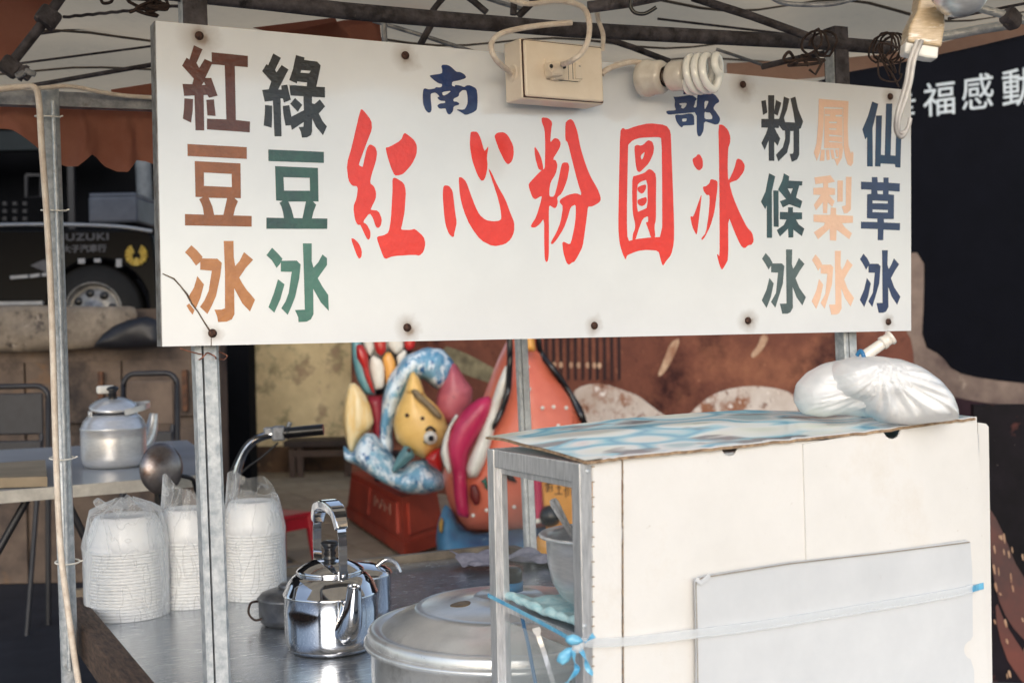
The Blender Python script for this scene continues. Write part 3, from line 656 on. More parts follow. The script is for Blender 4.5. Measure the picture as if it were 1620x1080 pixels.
# unseen front valance, added to darken the reflection in the sign's upper lettering
fx = [(-1.2 + 4.6 * i / 119) for i in range(120)]
FT_ = [Vector((x, .80 - .02, 2.43)) for x in fx]; FB_ = [Vector((x, .80 - .02, 2.03 + .04 * abs(math.sin(x * 9)))) for x in fx]
bx = interp(bx, 90)
cloth_sheet('valance', FT_, FB_, M_canvas)
cloth_sheet('valance', [PY(x, 166 + (x) * .03, YR - .25) for x, y in bx], [PY(x, y, YR - .25) for x, y in bx], M_orange)
# terracotta outer strip along the right eave and small drapes between the pipes
M_pale = mat('pale_pink_canvas', (206, 170, 152), (184, 146, 128), 8, 0.9, bump=.3, bscale=120); translucent(M_pale, .3, (210, 170, 150))  # paler canvas tone for the right eave strip
tx = interp(pts("1120,122;1180,112;1250,118;1330,108;1400,98;1480,80;1560,62;1660,30"), 60); bx2 = interp(pts("1120,122;1180,116;1230,126;1330,118;1400,106;1480,88;1560,68;1660,44"), 60)
tx = interp(pts("1150,100;1250,96;1330,92;1400,86;1480,70;1560,50;1660,20"), 60); bx2 = interp(pts("1150,118;1230,125;1300,118;1400,100;1480,84;1560,66;1660,42"), 60)
cloth_sheet('valance', [PD(x, y, 3.3) for x, y in tx], [PD(x, y + 4, 3.3) for x, y in bx2], M_pale, 6, .008)
for poly, d in ((pts("0,-10;112,-14;75,22;40,60;0,108;-30,130;-30,-10"), 2.62), (pts("175,142;246,131;246,153;180,156"), 2.9), (pts("455,50;545,32;600,30;604,70;500,66"), 2.9), (pts("540,42;590,36;600,60;590,74;560,66"), 2.7), (pts("600,-10;700,-12;690,6;620,10"), 2.9), (pts("400,44;530,28;545,60;470,62"), 2.9)):
    mb = MB(); mb.slab([PD(x, y, d) for x, y in poly], FWD * .003); part(cn, 'drape', mb, M_orange)

# ------------------------------------------------------------------ cables, junction box, bulb
def cable(name, P, r, m, label, cat, n=8, group=None):
    mb = MB(); mb.tube(spline(P, n), r, 10); o = mb.build(name, m); return tag(o, label, cat, group)
jb = thing('junction_box', PY(876, 110, YS - .04), 'cream plastic junction box with socket and switch hanging over the top edge of the sign', 'junction box')
# box axes: face turned slightly towards the camera
b0 = PY(828, 62, YS - .075); bu = (PY(952, 73, YS - .062) - PY(823, 59, YS - .082)); bw = bu.length; bu = bu.normalized()
bn = Vector((0, 0, 1)); bv = (bn - bu * bn.dot(bu)).normalized(); bf = bu.cross(bv).normalized()    # bf points away from viewer or to it
if bf.y > 0: bf = -bf
tlc = PY(823, 60, YS - .082); blc = PY(826, 156, YS - .082); bh = (tlc - blc).length
bc = (tlc + blc) / 2 + bu * bw / 2
rotb = Matrix((bu, -bf, bv)).transposed()
dep = 0.052
mb = MB(); mb.box(bc - bf * dep / 2, (bw, dep, bh), rotb, .0035); part(jb, 'housing', mb, M_cream)
mb = MB(); mb.box(bc + bf * .0006, (bw * .975, .004, bh * .955), rotb, .001); part(jb, 'shadow_gap', mb, M_rust)
mb = MB(); mb.box(bc + bf * .0022, (bw * .955, .0085, bh * .93), rotb, .0036); cov = part(jb, 'cover', mb, M_cream)
def on_box(px, py, h=0.0066): return PP(px, py, bc + bf * h, bf)
mb = MB(); c1 = on_box(890, 112); mb.box(c1, (.088 * .83, .004, .0345), rotb, .001); part(jb, 'socket_plate', mb, M_cream)
mb = MB(); mb.box(on_box(915, 113, .009), (.016, .006, .027), rotb @ Matrix.Rotation(.08, 3, 'X'), .001); part(jb, 'switch', mb, M_cream)
mb = MB(); mb.box(on_box(917, 105, .0125), (.004, .001, .0012), rotb); mb.box(on_box(906, 113, .0082), (.0012, .001, .028), rotb); mb.box(on_box(899, 113, .0082), (.0008, .001, .030), rotb); mb.box(on_box(890, 127.5, .0082), (.066, .001, .0008), rotb); part(jb, 'gap_line', mb, M_black)
mb = MB(); gl = PY(806, 108, YS - .05)
mb.lathe([(.0, .003), (.006, .003), (.007, .001), (.009, .003), (.011, .001), (.013, .003), (.0145, .0)], bc - bu * (bw / 2) - bf * dep * .5 + bv * (-.004), 24, axis=-bu); part(jb, 'cable_gland', mb, M_cream)
# plug in the socket and its cable
pg = thing('power_plug', on_box(879, 108), 'grimy cream power plug pushed into the socket of the junction box', 'plug')
mb = MB(); mb.box(on_box(876, 110, .018), (.026, .024, .026), rotb @ Matrix.Rotation(-.12, 3, 'Y'), .004); mb.box(on_box(882, 121, .013), (.026, .014, .012), rotb @ Matrix.Rotation(-.15, 3, 'Y'), .003); part(pg, 'plug_body', mb, M_cream)
mb = MB(); mb.lathe([(.0, .001), (.0035, .001), (.0035, .0)], on_box(872, 105, .031), 14, axis=bf); part(pg, 'plug_hole', mb, M_black)
mb = MB(); mb.lathe([(.0058, .0008), (.0072, .0014), (.0080, .0006)], on_box(873, 107, .030), 20, axis=bf); part(pg, 'plug_ring', mb, M_cream)
mb = MB(); mb.box(on_box(890, 104, .020), (.008, .012, .012), rotb, .002); part(pg, 'cable_grip', mb, M_black)
cb = MB(); cb.tube(spline([on_box(889, 102, .022), PD(903, 97, 2.02), PD(922, 82, 2.02), PD(932, 55, 2.04), PD(930, 25, 2.06), PD(915, 8, 2.1), PD(880, 2, 2.12), PD(830, 6, 2.14), PD(780, -12, 2.14)], 8), .0046, 10); part(pg, 'power_cable', cb, M_cable)
cable('power_cable', [bc - bu * (bw / 2 + .002) - bf * dep * .5 - bv * .004, PD(785, 95, 2.1), PD(777, 72, 2.1), PD(790, 55, 2.12), PD(820, 46, 2.13), PD(860, 40, 2.14), PD(905, 36, 2.15)], .0048, M_cable, 'cream cable looping from the left side of the junction box over the pipe', 'cable')
cable('power_cable', [PY(952, 118, YS - .05), PY(958, 112, YS - .05), PY(975, 104, YS - .045), PY(1000, 98, YS - .04), PY(1015, 100, YS - .04)], .0052, M_cable, 'short cream cable between the junction box and the bulb holder', 'cable')
cable('power_cable', [PY(953, 80, YS - .02), PY(954, 55, YS - .03), PY(946, 30, YS - .03), PY(945, 10, YS - .03), PY(948, -15, YS - .02)], .0042, M_cable, 'cream cable hanging down behind the right end of the junction box', 'cable')
# lamp holder and spiral bulb: axis leaves the sign towards the right and the viewer
hc = PY(1024, 124, YS - .035); tip = hc + (R0 * .094 - yaw * .074 + Vector((0, 0, -.008))) * (.150 / .118)
axb = (tip - hc).normalized(); LB = (tip - hc).length
lh = thing('bulb_holder', hc, 'white porcelain bulb holder fixed to the sign beside the junction box', 'bulb holder')
mb = MB(); mb.lathe([(0, -.012), (.030, -.012), (.034, -.008), (.0345, .002), (.033, .008), (.031, .010), (.0305, .030), (.027, .036), (.018, .037)], hc, 40, axis=axb); part(lh, 'holder_body', mb, M_porc)
sb = thing('spiral_bulb', hc + axb * .04, 'white spiral energy-saving bulb screwed into the holder in front of the blue lettering', 'light bulb')
mb = MB(); mb.lathe([(.013, .030), (.013, .040), (.016, .043), (.0255, .050), (.0275, .056), (.0275, .076), (.0255, .084), (.0, .086)], hc, 40, axis=axb); part(sb, 'ballast', mb, M_porc)
mb = MB(); q = Vector((0, 0, 1)).rotation_difference(axb)
mb.lathe([(.0128, .034), (.0142, .036), (.0128, .038), (.0142, .040), (.0128, .042)], hc, 24, axis=axb); part(sb, 'screw_cap', mb, M_rust)
P = []; T_ = 3.6; L0, L1 = .088, .146
for st in (0, 1):
    Q = []
    for i in range(90):
        t = i / 89; a = st * math.pi + t * T_ * math.pi + 1.2; rr = .0305 if t < .9 else .0305 * (1 - (t - .9) * 9.2)
        rr = rr if t > .05 else .0305 * (0.55 + 9 * t)
        Q.append((rr * math.cos(a), rr * math.sin(a), L0 + (L1 - L0) * t))
    P.append(Q)
Q = P[0] + [(0, 0, L1 + .001)] + P[1][::-1]
mb = MB(); mb.tube([hc + q @ Vector(v) for v in Q], .0070, 10); part(sb, 'spiral_tube', mb, M_bulb)

# cream cable running down the left post, held with zip ties
mb = MB(); mb.tube(spline([PY(-30, 145, 2.6), PY(30, 138, 2.6), PY(55, 139, 2.58), PY(62, 165, 2.58), PY(66, 230, 2.58), PY(74, 340, 2.6), PY(80, 450, 2.6), PY(84, 560, 2.6), PY(88, 700, 2.6), PY(92, 800, 2.6), PY(97, 880, 2.6), PY(107, 960, 2.6), PY(118, 1040, 2.6), PY(128, 1100, 2.6)], 6), .0062, 10)
wc = tag(mb.build('power_cable', M_cable), 'long cream cable running down the left stall post, held by zip ties', 'cable')
mb = MB(); mb.tube(spline([PY(60, 140, 2.6), PY(110, 137, 2.62), PY(160, 146, 2.64), PY(200, 152, 2.66), PY(260, 156, 2.68)], 6), .0045, 8)
tag(mb.build('power_cable', M_cable), 'brownish cable lying along the rear rail from the left post', 'cable')
for (x, y) in ((74, 185), (84, 333), (97, 724), (106, 888)):
    c = PY(x + 1, y, YR - .36); mb = MB(); pth = []
    for k in range(25):
        a = k / 24 * 2 * math.pi; pth.append(c + Vector((.0235 * math.cos(a), .022 * math.sin(a), .002 * math.sin(a))))
    mb.tube(pth, .0018, 6); mb.tube([c + Vector((.0225, -.01, 0)), c + Vector((.028, -.012, .002))], .0016, 6)
    tag(mb.build('zip_tie', M_white), ('pale zip tie at the top of the left post', 'zip tie on the left post beside the parked truck', 'zip tie on the left post level with the far kettle', 'lowest zip tie on the left post, beside the cups')[[185, 333, 724, 888].index(y)], 'zip tie', 'zip ties on the left post')
# tie wires
def squiggle(name, c, size, n, m, r, label, seed, flat=1.0):
    rnd = random.Random(seed); P = []
    for k in range(n):
        P.append(Vector(c) + Vector((rnd.uniform(-1, 1) * size[0], rnd.uniform(-1, 1) * size[1] * flat, rnd.uniform(-1, 1) * size[2])))
    mb = MB(); mb.tube(spline(P, 6), r, 6); return tag(mb.build(name, m), label, 'wire')
def coil(name, c, rx, rz, n, m, r, label, tail=None, seed=0):
    rnd = random.Random(seed); P = []
    for k in range(n * 14):
        a = k / 14 * 2 * math.pi; w = 1 + rnd.uniform(-.12, .12)
        P.append(Vector(c) + Vector((rx * .35 * math.sin(k * .21), rx * math.cos(a) * w, rz * math.sin(a) * w)) + Vector((rx * .5 * math.sin(a * .37), 0, 0)))
    if tail: P += [Vector(t) for t in tail]
    mb = MB(); mb.tube(P, r, 6); return tag(mb.build(name, m), label, 'wire')
coil('tie_wire', PD(1294, 68, 2.28), .026, .022, 3, M_wire, .0024, 'rusty tie wire wound round the top pipe beside the right post', [PD(1300, 100, 2.2), PD(1290, 118, 2.2), PD(1280, 110, 2.2)], 1)
coil('tie_wire', PD(1404, 76, 2.35), .030, .026, 5, M_wire, .0020, 'tangle of rusty wire round the far end of the top pipe', [PD(1398, 100, 2.3), PD(1412, 118, 2.3), PD(1422, 138, 2.3)], 2)
squiggle('tie_wire', PD(1408, 100, 2.3), (.03, .01, .035), 12, M_wire, .0016, 'loose wire ends hanging over the top right corner of the sign', 5)
squiggle('tie_wire', PD(1270, 96, 2.3), (.045, .01, .012), 12, M_wire, .0030, 'knotted dark wire under the top pipe left of the right post', 8)
squiggle('tie_wire', PD(232, 10, 2.3), (.045, .01, .02), 16, M_wire, .0030, 'knotted dark wire at the top left above the sign', 9)
cable('tie_wire', [PD(158, -6, 2.3), PD(163, 5, 2.3), PD(176, 3, 2.3), PD(178, -8, 2.3)], .003, M_wire, 'dark wire hook at the top edge left of the knotted wire', 'wire')
cable('wire_hook', [PD(1000, -8, 2.0), PD(997, 8, 2.0), PD(1004, 20, 2.0), PD(1020, 22, 2.0), PD(1038, 12, 2.0)], .0032, M_black, 'black open wire hook hanging above the bulb', 'hook')
coil('copper_wire', PY(330, 563, YP), .028, .006, 3, M_copper, .0012, 'copper tie wire wound round the left sign post just under the sign', [PY(300, 556, YS), PY(285, 551, YS)], 3)
cable('cable_wire', [PD(1218, -5, 2.1), PD(1240, 5, 2.1), PD(1280, 8, 2.1), PD(1320, 6, 2.1), PD(1362, -5, 2.1)], .0042, M_galv_dull, 'grey wire loop at the top edge of the picture right of the bulb', 'wire')
# hanging socket wrapped in tape, top right
hs = thing('hanging_socket', PD(1462, 40, 1.75), 'yellowed tape-wrapped plug block hanging at the top right with looped white wires', 'hanging plug')
def blk(poly, d, t, name, m, bev=.003):
    P = [PD(x, y, d) for x, y in poly]; mb = MB(); mb.slab(P, FWD * t); o = part(hs, name, mb, m)
    mod = o.modifiers.new('bevel', 'BEVEL'); mod.width = bev; mod.segments = 2; return o
M_tape = mat('yellowed_tape', (212, 190, 156), (176, 150, 118), 60, 0.35, bump=0.3, stretch=(1, 1, 6), coat=0.3, spots=[((238, 232, 222), 22, 0.56, 0.62)])
blk(pts("1457,-14;1489,-14;1495,14;1496,40;1490,74;1436,66;1439,42;1452,16"), 1.74, .035, 'tape_wrap', M_tape)
blk(pts("1433,66;1442,62;1486,72;1484,93;1470,92;1431,84"), 1.745, .026, 'socket_end', M_white)
mb = MB()
for dx in (-3.5, 3.5):
    mb.tube(spline([PD(1455 + dx, 64, 1.73), PD(1443 + dx, 95, 1.73), PD(1437 + dx, 130, 1.73), PD(1430 + dx, 155, 1.73), PD(1421 + dx * .7, 185, 1.73), PD(1420 + dx * .5, 208, 1.73), PD(1429 + dx * .5, 213 - dx, 1.73), PD(1437, 200, 1.73), PD(1440, 187, 1.73)], 8), .0031, 8)
part(hs, 'twin_wire', mb, mat('grey_twin_flex', (196, 192, 188), (120, 116, 116), 30, .35, stretch=(1, 1, .3)))
mb = MB(); mb.lathe([(.0, -.020), (.014, -.019), (.026, -.012), (.034, -.002), (.037, .010), (.039, .011), (.036, .012), (.031, .0), (.0, -.014)], PD(1522, 0, 1.7), 40, axis=(0.1, .25, 1))
tag(mb.build('lamp_reflector', M_steel), 'small chrome lamp reflector at the top edge beside the tape-wrapped plug', 'lamp')

# ------------------------------------------------------------------ serving counter
CX0 = 0.36
CYB = PZ(745, 879, TZ).y; CX1 = PZ(800, 872, TZ).x
ct = thing('serving_counter', (1.0, 2.2, 0), 'scuffed stainless serving counter under the sign with dark wooden side rail', 'counter')
CX0 = PX(150, 990, 0.4).x
CX0 = PZ(152, 990, TZ).x; CYF = 1.12
mb = MB(); mb.box(((CX0 + CX1) / 2, (CYF + CYB) / 2, TZ - .012), (CX1 - CX0, CYB - CYF, .024), None, .002); part(ct, 'counter_top', mb, M_top)
mb = MB(); mb.box(((CX0 + CX1) / 2, CYB + .012, TZ - .005), (CX1 - CX0, .022, .05)); part(ct, 'rear_lip', mb, mat('worn_pale_lip', (150, 136, 118), (104, 92, 80), 12, .5, .2))
mb = MB(); mb.box((CX1 + .012, (CYF + CYB) / 2, TZ - .005), (.022, CYB - CYF, .045)); part(ct, 'side_lip', mb, M_wood_dark)
mb = MB(); mb.box((CX0 - .024, (CYF + CYB) / 2 - .1, TZ - .004), (.046, CYB - CYF - .1, .072), None, .004); part(ct, 'side_rail', mb, M_wood_dark)
mb = MB(); mb.box((CX0 + .01, (CYF + CYB) / 2, TZ - .07), (.02, CYB - CYF - .04, .09)); part(ct, 'side_apron', mb, M_galv_dull)
mb = MB(); mb.box(((CX0 + CX1) / 2, (CYF + CYB) / 2, .42), (CX1 - CX0 - .1, CYB - CYF - .1, .66)); part(ct, 'cupboard', mb, M_galv_dull)
for x in (CX0 + .04, CX1 - .04):
    for y in (CYF + .04, CYB - .04):
        mb = MB(); mb.box((x, y, .045), (.04, .04, .09)); part(ct, 'foot', mb, M_black)

# ------------------------------------------------------------------ bags of bowls
def bowl_bag(px, py, rad, n, hgt, label, seed, knot):
    base = PZ(px, py, TZ); rnd = random.Random(seed)
    d = (base - EYE).normalized(); base = base + Vector((d.x, d.y, 0)).normalized() * rad
    root = thing('bag_of_bowls', base, label, 'bowl stack', 'bagged stacks of white takeaway bowls on the counter')
    mb = MB(); hb = .078; r2 = rad * .74
    mb.lathe([(rad - .003, .0), (rad, .001), (rad, .0055), (rad - .0015, .0064), (rad - .005, .0066), (rad * .93, hb * .35), (rad * .84, hb * .75), (r2, hb * .96), (r2 * .93, hb), (r2 * .85, hb - .004), (0, hb - .004)], (0, 0, 0), 36)
    first = None; step = hgt / n
    for k in range(n):
        if first is None: o = mb.build('bowl', M_bowl, root, loc=(0, 0, 0)); first = o
        else: o = first.copy(); COL.objects.link(o); o.parent = root; o.matrix_parent_inverse = Matrix.Identity(4)
        o.location = (rnd.uniform(-.0012, .0012), rnd.uniform(-.0012, .0012), k * step)
    # loose transparent bag
    H = hgt + hb; prof = []
    vs = []; NR, NA = 30, 72
    for j in range(NR + 1):
        t = j / NR
        if t < .62: z = t / .62 * (hgt * 1.0); r_ = rad * 1.035
        else:
            s_ = (t - .62) / .38; z = hgt + s_ * (hb + .03 * (1 if knot else .6)); r_ = rad * (1.05 - .30 * s_ ** 1.3) if s_ < .75 else rad * (.845 - (s_ - .75) * (2.6 if knot else .2))
        for k in range(NA):
            a = 2 * math.pi * k / NA
            f = 1 + (.025 + .22 * max(0, t - .55)) * noise.noise(Vector((math.cos(a) * 2.6, math.sin(a) * 2.6, t * 5 + seed))) + .012 * noise.noise(Vector((math.cos(a) * 9, math.sin(a) * 9, t * 4 + seed)))
            zz = z + max(0, t - .6) * .045 * noise.noise(Vector((a * 1.3, t * 6, seed + 4)))
            if not knot and t > .85: zz += (.035 * (.4 + math.sin(a * 1.0 + seed)) * (t - .85) / .15)
            vs.append(base + Vector((r_ * f * math.cos(a), r_ * f * math.sin(a), max(.001, zz))))
    mb = MB(); mb.add(vs, [(j * NA + k, j * NA + (k + 1) % NA, (j + 1) * NA + (k + 1) % NA, (j + 1) * NA + k) for j in range(NR) for k in range(NA)], True)
    if knot:
        top = base + Vector((-.03, 0, H + .012)); mb.tube(spline([top + Vector((.02, 0, -.012)), top, top + Vector((-.02, .0, .006)), top + Vector((-.03, .01, .016))], 4), [.012, .010, .008, .006, .005, .006, .008, .009, .010, .010, .010, .009, .008][:13], 8)
    part(root, 'bag', mb, M_film)
    return root
bowl_bag(202, 985, .0885, 22, .150, 'tall bagged stack of white bowls, leftmost on the counter', 3, True)
bowl_bag(302, 965, .0720, 21, .150, 'bagged stack of white bowls half hidden behind the left sign post', 11, False)
bowl_bag(403, 953, .0725, 22, .155, 'bagged stack of white bowls right of the left sign post, bag open at the top', 23, False)

# ------------------------------------------------------------------ kettles
def kettle(loc, s, dirx, label, m, tilt=False, handle_up=True, spout=True):
    root = thing('kettle', loc, label, 'kettle')
    c = Vector(loc); dr = Vector(dirx).normalized(); sd = dr.cross(Vector((0, 0, 1)))
    def at(f, z, q=0.0): return c + dr * (f * s) + sd * (q * s) + Vector((0, 0, z * s))
    L = lambda pr: [(r_ * s, z * s) for r_, z in pr]
    mb = MB(); mb.lathe(L([(0, .0), (.066, .0), (.078, .004), (.085, .014), (.0875, .028), (.0885, .08), (.0880, .104), (.0895, .106), (.0895, .109), (.0872, .111), (.081, .128), (.070, .141), (.060, .147), (.058, .146)]), c, 56); part(root, 'body', mb, m)
    if tilt: la = (Vector((0, 0, 1)) + sd * .18 - dr * .1).normalized()
    else: la = Vector((0, 0, 1))
    lc = c + Vector((0, 0, (.148 if not tilt else .166) * s))
    mb = MB(); mb.lathe(L([(.060, -.003), (.0635, -.001), (.0640, .003), (.061, .006), (.050, .014), (.035, .021), (.018, .0245), (0, .025)]), lc, 48, axis=la); lid = part(root, 'lid', mb, m)
    mb = MB(); mb.lathe(L([(.0, .021), (.013, .021), (.013, .026), (.010, .030), (.0125, .034), (.010, .039), (.013, .047), (.0175, .051), (.0175, .054), (.012, .058), (0, .059)]), lc, 24, axis=la); part(root, 'lid_knob', mb, M_black)
    # bracket ears + flat strap handle in the spout plane
    for f in (1, -1):
        mb = MB(); mb.box(at(f * .066, .146), (.020 * s, .004 * s, .024 * s), Matrix((sd, dr, Vector((0, 0, 1)))).transposed(), .001); part(root, 'bracket', mb, m)
        mb = MB(); mb.lathe(L([(0, .003), (.003, .0025), (.0042, 0)]), at(f * .069, .150), 12, axis=dr * f); part(root, 'rivet', mb, m)
    H = .275
    if handle_up:
        P = [at(.067, .140), at(.068, .17), at(.068, .205), at(.064, .235), at(.050, .262), at(.025, .272), at(0, .275), at(-.025, .272), at(-.050, .262), at(-.064, .235), at(-.068, .205), at(-.068, .17), at(-.067, .140)]
        for q__ in (P[:5], P[8:]):
            mb = MB(); mb.ribbon(spline(q__, 6), .0165 * s, .0022 * s, sd); part(root, 'handle', mb, m)
        Q = spline(P[3:10], 6); mb = MB(); ws = [(.022 + .012 * math.sin(math.pi * i / (len(Q) - 1))) * s for i in range(len(Q))]; mb.ribbon(Q, ws, .017 * s, sd)
        o = part(root, 'grip', mb, m); md = o.modifiers.new('bevel', 'BEVEL'); md.width = .003 * s; md.segments = 3
    else:
        P = [at(.0, .152, .070), at(.030, .158, .072), at(.065, .165, .062), at(.095, .168, .03), at(.105, .170, 0), at(.095, .168, -.03), at(.065, .165, -.062), at(.030, .158, -.072), at(.0, .152, -.070)]
        mb = MB(); mb.ribbon(spline(P, 6), .016 * s, .0022 * s, Vector((0, 0, 1))); part(root, 'handle', mb, m)
        mb = MB(); mb.box(at(.0, .215, .0) - dr * .02 * s, (.05 * s, .02 * s, .022 * s), Matrix((dr, sd, Vector((0, 0, 1)))).transposed(), .006 * s); part(root, 'grip', mb, M_white)
    if spout:
        P = spline([at(.070, .048), at(.092, .060), at(.108, .085), at(.116, .112), at(.121, .138)], 5); n = len(P)
        mb = MB(); mb.tube(P, [(.0300 - .0180 * (i / (n - 1)) ** .75) * s for i in range(n)], 20, False)
        e = P[-1]; mb.lathe(L([(.0110, .0), (.0118, .001), (.0105, .003), (.0095, .001), (.0085, -.01)]), e, 20, axis=(P[-1] - P[-2])); part(root, 'spout', mb, m)
        mb = MB(); mb.lathe(L([(.0, .0), (.008, .0)]), e - (P[-1] - P[-2]) * .6, 16, axis=(P[-1] - P[-2])); part(root, 'spout_mouth', mb, M_black)
    return root
kc = PZ(525, 1026, TZ); 
tocam = Vector((-kc.x, -kc.y, 0)).normalized(); kd = (tocam + Vector((.893, -.451, 0)) * .40).normalized()
kettle(kc, 1.02, kd, 'shiny polished steel kettle standing at the front of the counter beside the big pot', M_chrome)

# pots on the counter
kc2 = PZ(568, 974, TZ)
pp = thing('small_pot', kc2, 'shiny lidded steel pot half hidden behind the front kettle', 'pot')
mb = MB(); mb.lathe([(0, 0), (.058, 0), (.066, .006), (.070, .02), (.071, .088), (.074, .092), (.072, .094)], kc2, 40); part(pp, 'pot_body', mb, M_chrome)
mb = MB(); mb.lathe([(.072, .093), (.070, .098), (.058, .106), (.030, .115), (0, .118)], kc2, 40); part(pp, 'lid', mb, M_chrome)
mb = MB(); mb.tube(spline([kc2 + Vector((.030, -.03, .108)), kc2 + Vector((.050, -.035, .122)), kc2 + Vector((.070, -.040, .116)), kc2 + Vector((.080, -.044, .094))], 6), .0045, 8); part(pp, 'handle', mb, M_chrome)
kc3 = PZ(460, 985, TZ)
pn = thing('stew_pot', kc3, 'low dull dark aluminium pot with bail handle just left of the front kettle', 'pot')
mb = MB(); mb.lathe([(0, 0), (.052, 0), (.062, .006), (.066, .018), (.067, .052), (.070, .055), (.067, .058), (.060, .066), (.035, .074), (0, .077)], kc3, 40); M_sooty = mat('sooty_aluminium', (126, 128, 132), (84, 86, 92), 14, .4, .7, bump=.2); part(pn, 'pot_body', mb, M_sooty)
mb = MB(); mb.lathe([(.022, .074), (.026, .080), (.018, .086), (0, .087)], kc3, 24); part(pn, 'lid_cap', mb, M_sooty)
mb = MB(); mb.tube(spline([kc3 + Vector((-.064, .02, .05)), kc3 + Vector((-.082, .01, .05)), kc3 + Vector((-.090, .0, .032)), kc3 + Vector((-.080, -.01, .018)), kc3 + Vector((-.066, -.015, .02))], 5), .0026, 8); part(pn, 'handle', mb, M_wire)
# big steamer pot
RIM = TZ + .115
LK = 1.3
pl = PZ(580, 985, RIM); pr_ = .235
pc = Vector((0, 0, 0)); fdir = (PZ(795, 990, RIM) - EYE); fdir.z = 0
pc = PZ(806, 998, RIM); 
# fit the radius so that the left limb falls on the photographed edge
vleft = ray(575, 994); nl = Vector((vleft.y, -vleft.x, 0)).normalized(); pr_ = abs((pc - EYE).dot(nl))
st = thing('steamer_pot', Vector((pc.x, pc.y, TZ)), 'very large wide aluminium pot with domed lid and blue-rimmed black knob beside the cabinet', 'pot')
c = Vector((pc.x, pc.y, TZ)); k_ = pr_ / .24
mb = MB(); mb.lathe([(0, 0), (.205 * k_, 0), (.222 * k_, .01), (.228 * k_, .03), (.229 * k_, .098), (.236 * k_, .101), (.240 * k_, .105), (.240 * k_, .110), (.236 * k_, .113), (.231 * k_, .114)], c, 96); part(st, 'pot_body', mb, M_alu)
lz = .112
mb = MB(); mb.lathe([(r__, lz + (z__ - lz) * LK) for r__, z__ in [(.2335 * k_, lz), (.2335 * k_, lz + .010), (.2295 * k_, lz + .014), (.2185 * k_, lz + .014), (.214 * k_, lz + .011), (.209 * k_, lz + .013), (.200 * k_, lz + .019), (.180 * k_, lz + .027), (.158 * k_, lz + .034), (.1525 * k_, lz + .038), (.1495 * k_, lz + .0365), (.142 * k_, lz + .039), (.09 * k_, lz + .044), (.060 * k_, lz + .047), (.055 * k_, lz + .050), (.052 * k_, lz + .0475), (0, lz + .049)]], c, 96); part(st, 'lid', mb, M_alu)
mb = MB(); mb.lathe([(0, .070), (.024, .070), (.024, .084), (.021, .085)], c + Vector((0, 0, lz)), 28); part(st, 'knob_band', mb, M_bluestrap)
mb = MB(); mb.lathe([(.021, .084), (.023, .088), (.023, .102), (.019, .108), (0, .109)], c + Vector((0, 0, lz)), 28); part(st, 'lid_knob', mb, M_black)
M_stain = mat('brown_sauce_stain', (120, 104, 80), (96, 80, 60), 60, 0.45, bump=0.3)
def lid_z(r__):
    L_ = [(.214, .011), (.209, .013), (.200, .019), (.180, .027), (.158, .034), (.1525, .038), (.1495, .0365), (.142, .039), (.09, .044), (.060, .047), (.055, .050), (.0, .049)]
    for (a0, z0), (a1, z1) in zip(L_, L_[1:]):
        if a1 * k_ <= r__ <= a0 * k_: return TZ + lz + LK * (z0 + (z1 - z0) * (a0 * k_ - r__) / max(1e-6, (a0 - a1) * k_))
    return TZ + lz + LK * .045
sp = PZ(729, 955, TZ + lz + .06)
for _ in range(4): sp = PZ(729, 955, lid_z(math.hypot(sp.x - c.x, sp.y - c.y)) + .0002)
mb = MB(); mb.lathe([(0, .0009), (.012, .0008), (.0165, .0003), (.0178, -.001)], sp, 30, axis=((sp.x - c.x) / math.hypot(sp.x - c.x, sp.y - c.y) * .13, (sp.y - c.y) / math.hypot(sp.x - c.x, sp.y - c.y) * .13, 1), wob=.06); part(st, 'stain', mb, M_stain)
# grey cloth at the rear corner
M_cloth = mat('grey_cloth', (150, 148, 162), (122, 120, 134), 60, 0.95, bump=0.4)
cl0 = PZ(795, 893, TZ + .004); mb = MB(); vs = []; N_ = 26
for j in range(N_ + 1):
    for i in range(N_ + 1):
        u, v = i / N_ - .5, j / N_ - .5
        w = .5 + .08 * noise.noise(Vector((u * 4, v * 4, 2)))
        vs.append(cl0 + Vector((u * .36 * w * 1.3, v * .20 * w * 1.6, .014 + .036 * max(-.3, noise.noise(Vector((u * 3.4, v * 3.0, 7)))) + .012 * (1 - abs(u) * 2))))
mb.add(vs, [(j * (N_ + 1) + i, j * (N_ + 1) + i + 1, (j + 1) * (N_ + 1) + i + 1, (j + 1) * (N_ + 1) + i) for j in range(N_) for i in range(N_)], True)
tag(mb.build('cloth', M_cloth), 'crumpled grey cloth lying at the rear corner of the counter behind the big pot', 'cloth')

# ------------------------------------------------------------------ display cabinet
Pc = PD(916, 733, 1.50); XC, YC, ZC = Pc.x, Pc.y, Pc.z
YB = PX(770, 712, XC).y; XR = PY(1549, 700, YC).x
cb = thing('display_cabinet', ((XC + XR) / 2, (YC + YB) / 2, TZ), 'aluminium framed glass cabinet on the counter, its front covered with greyboard sheets', 'cabinet')
W_ = .0175; D_ = .020
zs = PX(850, 968, XC).z - .019
for x in (XC + W_ / 2, XR - W_ / 2):
    for y in (YC + D_ / 2, YB - D_ / 2):
        mb = MB(); mb.box((x, y, (ZC + TZ) / 2), (W_, D_, ZC - TZ), None, .0012); part(cb, 'corner_post', mb, M_alubar)
        if x < XC + .1: 
            yy = y + (D_ / 2 + .004) * (1 if y < YC + .1 else -1)
            mb = MB(); mb.box((x + .003, yy, (ZC + TZ) / 2), (.010, .008, ZC - TZ - .05), None, .001); part(cb, 'glazing_strip', mb, M_alubar)
